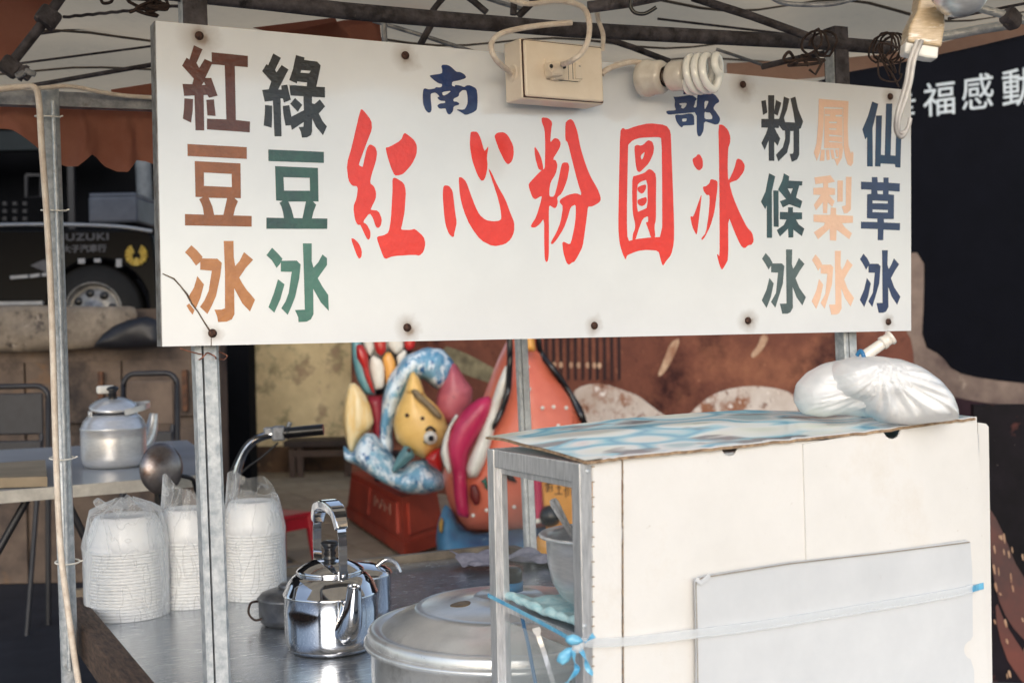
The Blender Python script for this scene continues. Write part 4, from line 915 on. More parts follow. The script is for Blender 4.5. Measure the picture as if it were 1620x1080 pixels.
for z in (ZC - .012, TZ + .012):
    for y in (YC + D_ / 2, YB - D_ / 2):
        mb = MB(); mb.box(((XC + XR) / 2, y, z), (XR - XC - 2 * W_ - .0004, D_ - .002, .024), None, .0012); part(cb, 'cross_bar', mb, M_alubar)
    for x in (XC + W_ / 2, XR - W_ / 2):
        mb = MB(); mb.box((x, (YC + YB) / 2, z), (W_ - .002, YB - YC - 2 * D_ - .0004, .024), None, .0012); part(cb, 'cross_bar', mb, M_alubar)
        if x < XC + .1 and z > 1:
            mb = MB(); mb.box((x + .003, (YC + YB) / 2, z - .0165), (.010, YB - YC - 2 * D_ - .017, .008), None, .001); part(cb, 'glazing_strip', mb, M_alubar)
mb = MB(); mb.box(((XC + XR) / 2, (YC + YB) / 2, ZC - .003), (XR - XC - .003, YB - YC - .003, .005)); part(cb, 'top_pane', mb, M_card)
mb = MB(); mb.box(((XC + XR) / 2, (YC + YB) / 2, zs), (XR - XC - .03, YB - YC - .012, .010), None, .001); part(cb, 'shelf', mb, M_alubar)
for nm, c_, s_ in (('side_pane', (XC + .011, (YC + YB) / 2, (ZC + TZ) / 2), (.003, YB - YC - .044, ZC - TZ - .05)), ('back_pane', ((XC + XR) / 2, YB - .01, (ZC + TZ) / 2), (XR - XC - .04, .003, ZC - TZ - .05)), ('side_pane', (XR - .009, (YC + YB) / 2, (ZC + TZ) / 2), (.003, YB - YC - .044, ZC - TZ - .05))):
    if nm == 'side_pane' and c_[0] < XC + .1:
        # the viewer-side pane only fills the lower compartment; the upper one is open
        mb = MB(); mb.box((c_[0], c_[1], (zs + TZ) / 2), (s_[0], s_[1], zs - TZ - .03)); part(cb, nm, mb, M_glass)
    else:
        mb = MB(); mb.box(c_, s_); part(cb, nm, mb, M_glass)
# corner screws
for (x, y) in ((930, 745), (925, 990), (928, 1020)):
    mb = MB(); mb.lathe([(0, .0012), (.002, .001), (.003, 0)], PY(x, y, YC - .0002), 12, axis=(0, -1, 0)); part(cb, 'screw', mb, M_galv)
# greyboard sheets tied over the front
FT = Vector((0, -.0022, 0))
def sheet(name, poly, y, m, label, th=.0022, notch=()):
    shapes = [(poly, list(notch))]
    o = decal(shapes, lambda a, b: PY(a, b, y), Vector((0, -1, 0)) * .0001, m, name, None, th)
    tag(o, label, 'cardboard', 'greyboard sheets tied over the cabinet front'); return o
def semi(cx, cy, r, a0, a1, n=9): return [(cx + r * math.cos(R(a0 + (a1 - a0) * k / n)), cy + r * math.sin(R(a0 + (a1 - a0) * k / n))) for k in range(n + 1)]
sheet('cardboard_sheet', [(938, 728), (983, 723), (984, 1220), (938, 1220)], YC - .0010, M_card, 'narrow greyboard strip at the left end of the cabinet front', .0008)
sheet('cardboard_sheet', [(986, 722), (1060, 716)] + [(1141, 710)] + semi(1154, 709, 12, 170, 10)[::1] + [(1168, 708), (1230, 701), (1300, 696), (1300, 1220), (988, 1220)], YC - .0022, M_card, 'tall greyboard sheet covering the left half of the cabinet front')
sheet('cardboard_sheet', [(1271, 702), (1340, 690), (1397, 681)] + semi(1411, 681, 13, 175, 5) + [(1426, 676), (1480, 669), (1545, 659), (1553, 800), (1567, 1220), (1280, 1220), (1276, 880)], YC - .0050, M_card, 'tall greyboard sheet with finger notch covering the right half of the cabinet front', .0024)
sheet('cardboard_sheet', [(1100, 916), (1112, 911), (1250, 889), (1400, 872), (1530, 854), (1535, 858), (1538, 900), (1539, 1005)] + semi(1541, 1027, 16, 250, 110) + [(1541, 1060), (1543, 1220), (1104, 1220), (1102, 1000)], YC - .0130, M_card2, 'large pale greyboard sheet strapped low over the other sheets', .003)
sheet('cardboard_sheet', [(1547, 668), (1560, 670), (1564, 675), (1572, 1220), (1555, 1220)], YC + .012, M_card, 'narrow folded card standing behind the right edge of the cabinet front', .003)
mb = MB(); mb.tube([PY(x, y, YC - .0042) for x, y in ((1275, 705), (1278, 780), (1279, 840), (1281, 888))], .0008, 6); mb.tube([PY(x, y, YC - .0022) for x, y in ((985, 724), (985.5, 900), (987, 1200))], .0006, 6)
tag(mb.build('card_edge', M_corr), 'brown torn edge where the greyboard sheets overlap', 'cardboard edge')
# creased lost corner of the pale sheet
mb = MB(); mb.ribbon([PY(1101, 915, YC - .0172), PY(1108, 921, YC - .0175), PY(1118, 914, YC - .0172), PY(1122, 909, YC - .0170)], .006, .0012, Vector((0, 0, 1))); tag(mb.build('dog_ear', M_card2), 'creased top left corner of the pale greyboard sheet', 'cardboard')
mb = MB()
for k in range(16):
    y = 738 + k * 21 + (k % 3) * 3; mb.box(PY(938.5, y, YC - .0022), (.0035, .0008, .0012)); mb.box(PY(985.5, y + 8, YC - .0034), (.0012, .0010, .0045 + .002 * (k % 2)))
tag(mb.build('perforation', M_corr), 'torn perforation marks along the left greyboard strip', 'cardboard edge')['kind'] = 'stuff'
mb = MB(); P = [PY(x, y, YC - .0164) for x, y in ((1101, 918), (1112, 913), (1250, 891), (1400, 874), (1534, 857))]; mb.tube(P, .0007, 5); P = [PY(x, y, YC - .0164) for x, y in ((1101, 920), (1103, 1000), (1105, 1150))]; mb.tube(P, .0006, 5)
tag(mb.build('sheet_edge', M_card3), 'worn darker cut edge of the large pale greyboard sheet', 'cardboard edge')
# strap
sp = thing('plastic_strap', PY(1200, 985, YC - .02), 'long pale blue plastic strap tied round the cabinet with a bow at its corner', 'strap')
side = [PX(772, 941, XC - .002), PX(800, 955, XC - .002), PX(850, 981, XC - .003), PX(890, 1003, XC - .004), PX(905, 1012, XC - .004)]
mb = MB(); mb.ribbon(spline(side, 4), .0052, .0010, Vector((0, 0, 1))); part(sp, 'side_run', mb, M_ribbon)
fpts = [PY(905, 1014, YC - .012), PY(940, 1017, YC - .009), PY(1000, 1014, YC - .0085), PY(1095, 1003, YC - .0165), PY(1200, 990, YC - .0180), PY(1360, 964, YC - .0180), PY(1500, 940, YC - .0180), PY(1538, 931, YC - .0180)]
for dz, w_ in ((0, .0085), (.0045, .004), (-.004, .0022)):
    mb = MB(); mb.ribbon([p + Vector((0, -.0006 * (1 if dz else 0), dz)) for p in spline(fpts, 5)], [w_ * (.55 + .55 * min(1, i / 22)) for i in range(36)], .0007, Vector((0, 0, 1))); part(sp, 'front_run', mb, M_strapw)
mb = MB(); mb.ribbon([PY(1536, 932, YC - .0178), PY(1548, 928, YC - .0075), PY(1556, 926, YC - .0070)], .009, .0008, Vector((0, 0, 1))); part(sp, 'end_run', mb, M_ribbon)
# inside strap
mb = MB(); mb.ribbon([PX(825, 972, XC + .02), PX(836, 1020, XC + .03), PX(848, 1085, XC + .03), PX(852, 1110, XC + .03)], .009, .001, Vector((0, 1, 0))); part(sp, 'back_run', mb, M_bluestrap)
kn = PD(905, 1016, 1.478)
def petal(poly, d, T, m, nm='bow_loop'):
    P0 = PD(905, 1020, d); pl2 = [((PD(x, y, d) - P0).dot(RGT), (PD(x, y, d) - P0).dot(UPV)) for x, y in poly]
    return puff(pl2, [], T, .0022, P0, RGT, UPV, 1.0, m, nm, sp, wr=lambda x, y: .0012 * noise.noise(Vector((x * 260, y * 260, 1))))
petal(pts("880,1045;884,1033;896,1024;906,1022;908,1032;900,1046;890,1052"), 1.472, .0045, M_ribbon)
petal(pts("906,1018;918,1010;925,1018;922,1030;912,1034;904,1028"), 1.468, .005, M_strapw)
petal(pts("895,1006;906,1002;917,1006;924,1014;914,1020;902,1020;894,1014"), 1.465, .0055, M_ribbon, 'knot')
for P in (((908, 1028), (909, 1045), (913, 1058), (905, 1070), (896, 1082), (893, 1100)), ((918, 1026), (926, 1040), (930, 1056), (938, 1066)), ((925, 1016), (935, 1008), (940, 1004))):
    mb = MB(); mb.ribbon(spline([PD(x, y, 1.466 + .001 * i) for i, (x, y) in enumerate(P)], 5), .0065, .0006, [Vector((math.cos(i * .25), math.sin(i * .25) * .6, .35)) for i in range((len(P) - 1) * 5 + 1)]); part(sp, 'loose_end', mb, M_ribbon)

# printed sheet on the cabinet roof
M_print = bpy.data.materials.new('printed_ice_picture'); M_print.use_nodes = True
nt = M_print.node_tree; N = nt.nodes; L = nt.links; b = N['Principled BSDF']; b.inputs['Roughness'].default_value = .3; b.inputs['Coat Weight'].default_value = .3
tc = N.new('ShaderNodeTexCoord'); mp = N.new('ShaderNodeMapping'); mp.inputs['Scale'].default_value = (1, 1.9, 1); L.new(tc.outputs['Object'], mp.inputs[0])
nz = N.new('ShaderNodeTexNoise'); nz.inputs['Scale'].default_value = 6; nz.inputs['Detail'].default_value = 2; L.new(mp.outputs[0], nz.inputs['Vector'])
mx0 = N.new('ShaderNodeMix'); mx0.data_type = 'VECTOR'; mx0.inputs[0].default_value = .05; L.new(mp.outputs[0], mx0.inputs[4]); L.new(nz.outputs['Color'], mx0.inputs[5])
vo = N.new('ShaderNodeTexVoronoi'); vo.feature = 'SMOOTH_F1'; vo.inputs['Scale'].default_value = 9; vo.inputs['Smoothness'].default_value = .35; L.new(mx0.outputs[1], vo.inputs['Vector'])
rp = N.new('ShaderNodeValToRGB'); e = rp.color_ramp.elements
e[0].position = .10; e[0].color = s2l((220, 230, 214)); e[1].position = .85; e[1].color = s2l((150, 190, 200))
for p_, c_ in ((.30, (232, 238, 230)), (.46, (226, 238, 240)), (.53, (140, 208, 226)), (.59, (52, 164, 204)), (.64, (120, 200, 222)), (.74, (228, 236, 238))):
    q_ = e.new(p_); q_.color = s2l(c_)
L.new(vo.outputs['Distance'], rp.inputs[0])
n3 = N.new('ShaderNodeTexNoise'); n3.inputs['Scale'].default_value = 7; n3.inputs['Detail'].default_value = 3; L.new(mp.outputs[0], n3.inputs['Vector'])
r3 = N.new('ShaderNodeValToRGB'); r3.color_ramp.elements[0].position = .57; r3.color_ramp.elements[1].position = .63; L.new(n3.outputs['Fac'], r3.inputs[0])
m3 = N.new('ShaderNodeMix'); m3.data_type = 'RGBA'; L.new(r3.outputs[0], m3.inputs[0]); L.new(rp.outputs[0], m3.inputs[6]); m3.inputs[7].default_value = s2l((84, 84, 92)); L.new(m3.outputs[2], b.inputs['Base Color'])
ps = thing('printed_sheet', Vector((1.1, 1.4, ZC)), 'curling blue and white printed picture sheet laid over cardboard on the cabinet roof', 'poster')
front = interp(pts("926,729;985,721;1080,712;1180,702;1272,692;1380,681;1470,668;1540,660"), 50)
back = interp(pts("770,690;850,678;960,664;1080,654;1180,648;1260,650;1360,655;1440,655"), 50)
vs = []; NJ = 16
for j in range(NJ + 1):
    v = j / NJ
    for i in range(50):
        f = PY(front[i][0], front[i][1] - 1, YC - .004 if i > 2 else YC + .001); g = PY(back[i][0], back[i][1], YB + .012)
        if i < 22: f = PY(front[i][0], front[i][1] - 1, YC - .006)
        p = f.lerp(g, v); p.z = max(p.z, ZC + .003); p.z += .005 * noise.noise(Vector((i * .16, v * 3, 1))) * math.sin(math.pi * v) + .003 * math.sin(math.pi * v)
        vs.append(p)
mb = MB(); mb.add(vs, [(j * 50 + i, j * 50 + i + 1, (j + 1) * 50 + i + 1, (j + 1) * 50 + i) for j in range(NJ) for i in range(49)], True); part(ps, 'picture_sheet', mb, M_print)
mb = MB(); P = [Vector(vs[i]) + Vector((0, .001, -.0028)) for i in range(50)]
P = [p + Vector((0, 0, .0016 * noise.noise(Vector((i * .9, 0, 0))))) for i, p in enumerate(P)]
mb.ribbon(P, .010, .0035, Vector((0, 1, 0))); part(ps, 'torn_card_edge', mb, M_corr)
mb = MB(); mb.ribbon([p + Vector((0, -.0005, .0026)) for p in P[3:]], .010, .0010, Vector((0, 1, 0))); part(ps, 'white_torn_edge', mb, M_bowl)
mb = MB(); mb.ribbon([Vector(vs[j * 50]) + Vector((0, 0, -.002)) for j in range(NJ + 1)], .004, .003, Vector((1, 0, 0))); part(ps, 'side_edge', mb, M_corr)

# white knotted bag on the roof
Pb = PY(1385, 664, (YC + YB) / 2 - .01)
bagroot = thing('plastic_bag', Pb, 'full white plastic bag folded over on the right end of the cabinet roof', 'plastic bag')
def bagblob(poly, d, T, seed, cx, cy):
    P0 = PD(1385, 620, d); q = [((PD(x, y, d) - P0).dot(R0), (PD(x, y, d) - P0).z) for x, y in poly]
    kx = (PD(cx, cy, d) - P0).dot(R0); ky = (PD(cx, cy, d) - P0).z
    def wr(x, y):
        a = math.atan2(y - ky, x - kx); rr = math.hypot(x - kx, y - ky)
        w = (1 - 2.2 * abs(noise.noise(Vector((math.cos(a) * 6, math.sin(a) * 6, rr * 9 + seed))))) * .5 + (1 - 2 * abs(noise.noise(Vector((math.cos(a) * 14, math.sin(a) * 14, rr * 14 + seed))))) * .35 + .8 * noise.noise(Vector((x * 20, y * 20, seed)))
        return .014 * w
    return puff(q, [], T, .0024, P0, R0, Vector((0, 0, 1)), 1.0, M_bagw, 'bag_lobe', bagroot, wr=wr)
bagblob(pts("1256,634;1260,608;1278,588;1302,575;1335,568;1370,565;1405,576;1428,606;1420,650;1385,662;1330,655;1300,660;1268,654"), 1.755, .050, 2, 1400, 600)
bagblob(pts("1306,590;1322,572;1350,564;1392,563;1430,570;1448,590;1440,620;1410,640;1370,640;1330,632;1308,614"), 1.735, .060, 5, 1388, 572)
bagblob(pts("1344,600;1356,578;1380,566;1422,567;1454,578;1484,600;1502,622;1512,648;1510,664;1470,669;1430,672;1392,668;1366,652;1348,628"), 1.725, .060, 9, 1372, 580)
hb = thing('brush_handle', PD(1385, 550, 1.78), 'short white plastic handle with a flanged end sticking up behind the white bag', 'handle')
mb = MB(); mb.tube([PD(1358, 572, 1.76), PD(1372, 560, 1.76), PD(1398, 542, 1.76)], [.0085, .0082, .0075], 14); part(hb, 'handle_stick', mb, M_porc)
mb = MB(); a_ = (PD(1398, 542, 1.76) - PD(1372, 560, 1.76)).normalized(); mb.lathe([(0, -.004), (.0095, -.004), (.0095, .001), (.0085, .002), (.0085, .008), (.0105, .009), (.0105, .013), (0, .013)], PD(1399, 541, 1.76), 18, axis=a_); part(hb, 'handle_end', mb, M_porc)
mb = MB(); mb.tube(spline([PD(1356, 562, 1.74), PD(1361, 555, 1.735), PD(1366, 562, 1.73), PD(1367, 572, 1.735)], 6), .0030, 8); part(hb, 'blue_band', mb, M_bluestrap)

# things inside the cabinet
M_stripe = mat('pale_blue_cloth', (196, 222, 224), (150, 196, 204), 70, 0.9, bump=0.4, stretch=(1, 1, 3))
bc_ = PZ(930, 962, zs + .009)
bc_ = Vector((XC + .105, (YC + YB) / 2 - .012, zs + .010))
vs = []; N_ = 30; mb = MB()
for j in range(N_ + 1):
    for i in range(N_ + 1):
        u, v = i / N_, j / N_
        p = Vector((XC + .016 + u * .17, YC + .028 + v * (YB - YC - .055), zs + .009 + .007 * (noise.noise(Vector((u * 5, v * 7, 3))) + .5) + (.010 * (1 - u * 6) if u < .16 else 0)))
        vs.append(p)
mb.add(vs, [(j * (N_ + 1) + i, j * (N_ + 1) + i + 1, (j + 1) * (N_ + 1) + i + 1, (j + 1) * (N_ + 1) + i) for j in range(N_) for i in range(N_)], True)
P = [Vector(vs[j * (N_ + 1)]) + Vector((-.001, 0, -.004)) for j in range(N_ + 1)]; mb.tube(P, [.0055 + .003 * noise.noise(Vector((j * .3, 0, 0))) for j in range(N_ + 1)], 10)
tag(mb.build('dish_cloth', M_stripe), 'pale blue dish cloth spread on the cabinet shelf under the steel bowl', 'cloth')
bw_ = thing('mixing_bowl', bc_, 'deep satin steel bowl standing on the cabinet shelf', 'bowl')
rb = .088
bc_ = Vector((XC + .012 + rb, (YC + YB) / 2 - .018, zs + .014)); bw_.location = bc_
mb = MB(); mb.lathe([(r__ * 1.12, z__ * 1.10) for r__, z__ in [(0, 0), (.026, .0), (.040, .005), (.053, .015), (.063, .031), (.0685, .055), (.0700, .084), (.0745, .087), (.0775, .086), (.0785, .088), (.0765, .090), (.0695, .088), (.0682, .084), (.0668, .055), (.0612, .032), (.051, .017), (.038, .007), (0, .003)]], bc_, 56); part(bw_, 'bowl_shell', mb, M_steel)
# serving spoon leaning in the bowl
sn = thing('serving_spoon', bc_ + Vector((-.02, .02, .06)), 'steel serving spoon with a fluted handle leaning in the cabinet bowl', 'spoon')
h0, h1 = PD(874, 790, 1.60), PD(914, 862, 1.63)
mb = MB(); P = [h0.lerp(h1, t / 12) for t in range(13)]; P2 = P + [P[-1] + (P[-1] - P[-2]) * 3]
mb.ribbon(P2, [.0125 - .0055 * min(1, i / 9) - (.004 if i == 0 else 0) for i in range(14)], .0020, Vector((.8, -.4, .35))); o = part(sn, 'spoon_handle', mb, M_alubar)
mb = MB(); mb.tube([p + Vector((-.001, -.0014, 0)) for p in P2], [.0026 - .0001 * i for i in range(14)], 8); part(sn, 'handle_ridge', mb, M_alubar)
# ladle and pan in the lower compartment
ld = thing('ladle', Vector((XC + .05, YC + .1, TZ + .02)), 'dark steel ladle leaning in the lower compartment of the cabinet', 'ladle')
mb = MB(); mb.ribbon(spline([PD(848, 992, 1.60), PD(852, 1006, 1.60), PD(862, 1035, 1.60), PD(874, 1075, 1.61), PD(884, 1110, 1.62)], 5), [.010 if i < 4 else .006 for i in range(21)], .003, Vector((.8, -.4, 0))); part(ld, 'ladle_handle', mb, M_steel)
lp = PD(890, 1112, 1.62); mb = MB(); mb.lathe([(.0, -.02), (.02, -.016), (.034, 0), (.036, .014), (.034, .014), (.030, 0), (0, -.014)], lp, 30); part(ld, 'ladle_cup', mb, M_steel)
dpn = Vector((XC + .10, (YC + YB) / 2 - .01, TZ + .002)); mb = MB(); mb.lathe([(0, 0), (.05, 0), (.062, .006), (.068, .03), (.072, .034), (.067, .03), (.06, .009), (0, .004)], dpn, 40)
tag(mb.build('black_pan', M_black), 'small black pan on the floor of the cabinet', 'pan')

# ------------------------------------------------------------------ left background: shelf table, chairs, retaining wall, truck
M_darkwood = mat('sooty_brown_board', (108, 92, 80), (64, 54, 50), 3, 0.85, bump=0.3, bscale=30, spots=[((112, 84, 60), 4, 0.6, 0.72), ((32, 28, 30), 2.2, 0.54, 0.68)])
M_tabletop = mat('grey_laminate', (156, 160, 166), (132, 136, 142), 3, 0.35, coat=0.1)
M_tableedge = mat('pale_table_edge', (196, 192, 184), (168, 164, 158), 20, 0.5)
M_dark = mat('dark_painted_metal', (34, 34, 40), (24, 24, 30), 20, 0.5)
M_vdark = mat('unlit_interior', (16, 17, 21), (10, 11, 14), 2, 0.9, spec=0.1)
TT = 1.0
tb = thing('shelf_table', PZ(100, 745, 0), 'long grey folding table with pale edge behind the left stall post', 'table')
ptl = [PZ(-260, 800, TT), PZ(318, 753, TT), PZ(316, 710, TT), PZ(296, 696, TT), PZ(-260, 725, TT)]
mb = MB(); mb.slab([p for p in ptl], (0, 0, -.02)); part(tb, 'table_top', mb, M_tabletop)
e0, e1 = ptl[0] + Vector((0, -.004, -.012)), ptl[1] + Vector((0, -.004, -.012)); mb = MB(); mb.ribbon([e0, e1], .034, .008, Vector((0, 0, 1))); part(tb, 'edge_band', mb, M_tableedge)
for (u, v) in ((.06, .1), (.93, .1), (.06, .85), (.90, .8)):
    p = (ptl[0] * (1 - u) + ptl[1] * u) * (1 - v) + (ptl[4] * (1 - u) + ptl[3] * u) * v
    mb = MB(); mb.tube([Vector((p.x, p.y, TT - .02)), Vector((p.x, p.y, 0))], .014, 8); part(tb, 'leg', mb, M_dark)
for (a_, b_) in (((.06, .1), (.5, .1)), ((.93, .1), (.6, .1))):
    p = ptl[0].lerp(ptl[1], a_[0]); q = ptl[0].lerp(ptl[1], b_[0]); mb = MB(); mb.tube([Vector((p.x, p.y + .1, .25)), Vector((q.x, q.y + .1, TT - .03))], .011, 8); part(tb, 'brace', mb, M_dark)
mb = MB(); mb.box(PZ(40, 772, TT) + Vector((0, .0, -.015)), (.05, .03, .02)); part(tb, 'hinge', mb, M_galv)
kettle(PZ(181, 738, TT), 1.17, Vector((.9, .25, 0)), 'round dull steel kettle with tilted lid on the grey table behind the left post', M_steel, tilt=True, handle_up=False)
bx0 = PZ(22, 768, TT)
cbx = [PZ(-120, 776, TT), PZ(75, 771, TT), PZ(72, 742, TT), PZ(-120, 755, TT)]
mb = MB(); mb.slab([p + Vector((0, 0, .003)) for p in cbx], (0, 0, .028)); tag(mb.build('cardboard_box', mat('brown_card', (150, 134, 112), (130, 116, 96), 8, 0.85)), 'flat brown cardboard piece lying on the left end of the grey table', 'cardboard')

def chair(px0, px1, py0, py1, d, label, mt):
    a = PD(px0, py1, d); b = PD(px1, py1, d); t = PD(px0, py0, d)
    w = (b - a).length; h = t.z - a.z; c = (a + b) / 2; c.z = 0
    root = thing('folding_chair', c, label, 'folding chair', 'folding chairs against the retaining wall')
    ux = R0; z0, z1 = a.z, t.z
    def q(x, z, y=0): return c + ux * x + Vector((0, 0, z)) + yaw * (y + (z) * .06)
    r_ = .06; P = [q(-w / 2, 0)] + [q(-w / 2, z1 - r_)] + [q(-w / 2 + r_ - r_ * math.cos(k * math.pi / 8), z1 - r_ + r_ * math.sin(k * math.pi / 8)) for k in range(5)] + [q(w / 2 - r_ + r_ * math.sin(k * math.pi / 8), z1 - r_ + r_ * math.cos(k * math.pi / 8)) for k in range(5)] + [q(w / 2, z1 - r_), q(w / 2, 0)]
    mb = MB(); mb.tube(P, .014, 8); part(root, 'chair_frame', mb, M_dark)
    mb = MB(); mb.box(q(0, z1 - h * .48, .0), (w * .86, .02, h * .72), Matrix((ux, yaw, Vector((0, 0, 1)))).transposed(), .008); part(root, 'backrest', mb, mt)
    mb = MB(); mb.box(q(0, z0 - .06, -.03), (w * .9, .035, .16), Matrix((ux, yaw, Vector((0, 0, 1)))).transposed(), .008); part(root, 'seat', mb, M_dark)
    for s in (-1, 1):
        mb = MB(); mb.tube([q(s * w * .43, z0 + .05, -.02), q(s * w * .43, 0, -.22)], .012, 8); part(root, 'leg', mb, M_dark)
chair(190, 276, 592, 690, 6.3, 'folding chair with brown back leaning on the wall behind the far kettle', M_darkwood)
chair(-40, 70, 613, 705, 6.3, 'dark folding chair at the far left behind the grey table', M_dark)
# retaining wall: boarded face towards the stall
dW = 7.4
w0, w1 = PD(-420, 486, dW), PD(345, 486, dW)
rw = thing('retaining_wall', Vector(((w0.x + w1.x) / 2, (w0.y + w1.y) / 2, 0)), 'sooty brown boarded wall in front of the parked dark truck', 'wall')
rotw = Matrix((R0, yaw, Vector((0, 0, 1)))).transposed()
zW = w1.z
mb = MB(); L_ = (w1 - w0).length; mc = (w0 + w1) / 2; mc = Vector((mc.x, mc.y, zW / 2)) + yaw * .1; mb.box(mc, (L_, .18, zW), rotw); part(rw, 'wall_core', mb, M_darkwood)
for k in range(5):
    mb = MB(); u = (k + .5) / 5; p = w0.lerp(w1, u); hh = (.30, .34, .31, .36, .33)[k]
    mb.box(Vector((p.x, p.y, zW - .30 - hh / 2)) - yaw * .01, (L_ / 5 - .012, .022, hh), rotw, .003); part(rw, 'board', mb, M_darkwood)
    mb = MB(); mb.box(Vector((p.x, p.y, (zW - .36 - hh) / 2)) - yaw * .012, (L_ / 5 - .02, .018, zW - .38 - hh), rotw, .003); part(rw, 'board', mb, M_darkwood)
for (x, y0, y1) in ((160, 588, 650), (293, 585, 650)):
    mb = MB(); mb.box(PD(x, (y0 + y1) / 2, dW - .06), (.03, .03, (y1 - y0) * dW / FPX), rotw, .004); part(rw, 'bracket', mb, mat('rusty_bracket', (110, 72, 48), (60, 42, 34), 20, .8))
M_tarp = mat('beige_brown_tarp', (142, 130, 116), (88, 78, 70), 6, spots=[((64, 56, 52), 9, .55, .66), ((176, 164, 150), 12, .62, .7)], rough=0.7, bump=1.0, bscale=16)
def puffd(poly, d, T, m, name, parent, step=None, d_norm=True, wr=None, holes=()):
    cx = sum(p[0] for p in poly) / len(poly); cy = sum(p[1] for p in poly) / len(poly)
    P0 = PD(cx, cy, d); Z = Vector((0, 0, 1))
    f = lambda x, y: ((PD(x, y, d) - P0).dot(R0), (PD(x, y, d) - P0).dot(U0))
    q = [f(*p) for p in poly]; hs_ = [[f(*p) for p in h] for h in holes]
    st_ = step or max((max(a[0] for a in q) - min(a[0] for a in q)), (max(a[1] for a in q) - min(a[1] for a in q))) / 22
    return puff(q, hs_, T, st_, P0, R0, U0, 1.0, m, name, parent, wr=wr)
tag(puffd(pts("-40,484;60,483;150,485;212,484;218,500;205,520;180,538;150,550;60,556;-40,556"), dW - .12, .03, M_tarp, 'tarpaulin', None, wr=lambda x, y: .03 * noise.noise(Vector((x * 4, y * 9, 1)))), 'crumpled beige tarpaulin hung over the top of the boarded wall', 'tarpaulin')
tag(puffd(pts("146,550;160,530;180,515;205,505;232,500;256,508;258,548;230,552;180,554"), dW - .26, .08, M_dark, 'black_bundle', None, wr=lambda x, y: .02 * noise.noise(Vector((x * 7, y * 9, 4)))), 'dark bundled cover lying on the tarpaulin below the truck wheel', 'bundle')
# raised yard and truck
dT = 8.15
tzz = PD(155, 569, dT).z
mb = MB(); p = PD(-755, 500, 9.1); mb.box(Vector((p.x, p.y, tzz / 2)), (9.5, 2.4, tzz), rotw); tag(mb.build('raised_yard', M_ground), kind='structure')
tk = thing('pickup_truck', Vector((PD(60, 500, dT + .8).x, PD(60, 500, dT + .8).y, tzz)), 'dark pickup truck with faint lettering and a yellow emblem, behind the boarded wall', 'truck')
M_truck = mat('dark_truck_paint', (9, 10, 14), (7, 8, 11), 3, 0.35, spec=0.1)
M_tyre = mat('tyre_rubber', (20, 20, 22), (14, 14, 16), 30, 0.8)
M_rim = mat('steel_rim', (150, 150, 150), (110, 110, 112), 20, 0.4, 0.6)
M_print_w = mat('white_print', (170, 172, 176), (150, 152, 158), 20, 0.5)
M_print_d = mat('faded_print', (84, 86, 94), (70, 72, 80), 20, 0.5)
M_yel = mat('yellow_print', (214, 186, 84), (170, 140, 60), 30, 0.5)
def body(poly, d0, d1, name, m, bevel=.03):
    P = [PD(x, y, d0) for x, y in poly]; mb = MB(); mb.slab(P, yaw * (d1 - d0)); o = part(tk, name, mb, m)
    md = o.modifiers.new('bevel', 'BEVEL'); md.width = bevel; md.segments = 3; md.limit_method = 'ANGLE'; return o
arch = [(155 + 82 * math.cos(R(a)), 493 - 82 * math.sin(R(a))) for a in range(165, 10, -12)]
body([(-420, 372), (-100, 362), (232, 362), (241, 372), (247, 420), (250, 505), (236, 508)] + arch[::-1] + [(72, 505), (60, 480), (-420, 492)], dT, dT + 1.5, 'bed_side', M_truck, .02)
mb = MB(); mb.tube(spline([PD(-420, 372, dT - .01), PD(-100, 359, dT - .01), PD(60, 355, dT - .01), (PD(180, 358, dT - .01)), PD(240, 366, dT - .01)], 8), .011, 8); part(tk, 'top_rail', mb, mat('rail_highlight', (176, 178, 182), (158, 160, 166), 10, .35))  # bright highlight on the bed's top rail painted as its colour
mb = MB(); mb.ribbon([PD(-300, 484, dT - .015), PD(68, 479, dT - .015)], .022, .02, Vector((0, 0, 1))); part(tk, 'sill_strip', mb, M_print_w)
body([(-1200, 120), (-560, 100), (-470, 360), (-430, 372), (-430, 500), (-1200, 520)], dT, dT + 1.5, 'cab', M_truck, .08)
for (x0, x1, y) in ((17, 45, 438), (48, 63, 436), (67, 80, 434)):
    mb = MB(); mb.ribbon([PD(x0, y + 1, dT - .02), PD(x1, y - 1, dT - .02)], .020, .02, Vector((0, 0, 1))); part(tk, 'pale_streak', mb, M_print_w)  # bright streaks along the truck side, drawn as pale strips
for (x, y, w_, h_) in ((129, 413, 11, 8), (154, 412, 11, 6), (188, 416, 9, 13)):
    mb = MB(); mb.box(PD(x, y, dT - .012), (w_ * dT / FPX, .006, h_ * dT / FPX), rotw, .002); part(tk, 'white_sticker', mb, M_print_w)
mb = MB(); mb.slab([PD(48, 420, dT - .006), PD(68, 411, dT - .006), PD(74, 411, dT - .006), PD(76, 432, dT - .006)], yaw * .004); part(tk, 'side_flash', mb, M_print_d)
wc_ = PD(155, 493, dT + .12)
rt, rr = .31, .19
mb = MB(); mb.lathe([(.18, -.10), (.26, -.105), (.295, -.09), (rt, -.05), (rt, .05), (.295, .09), (.18, .1)], wc_, 48, axis=-yaw); wh = part(tk, 'wheel', mb, M_tyre)
mb = MB(); mb.lathe([(.192, .095), (.188, .102), (.176, .094), (.166, .05), (.150, .062), (.09, .082), (.06, .084), (.052, .10), (0, .104)], wc_, 40, axis=-yaw); mb.build('rim', M_rim, wh)
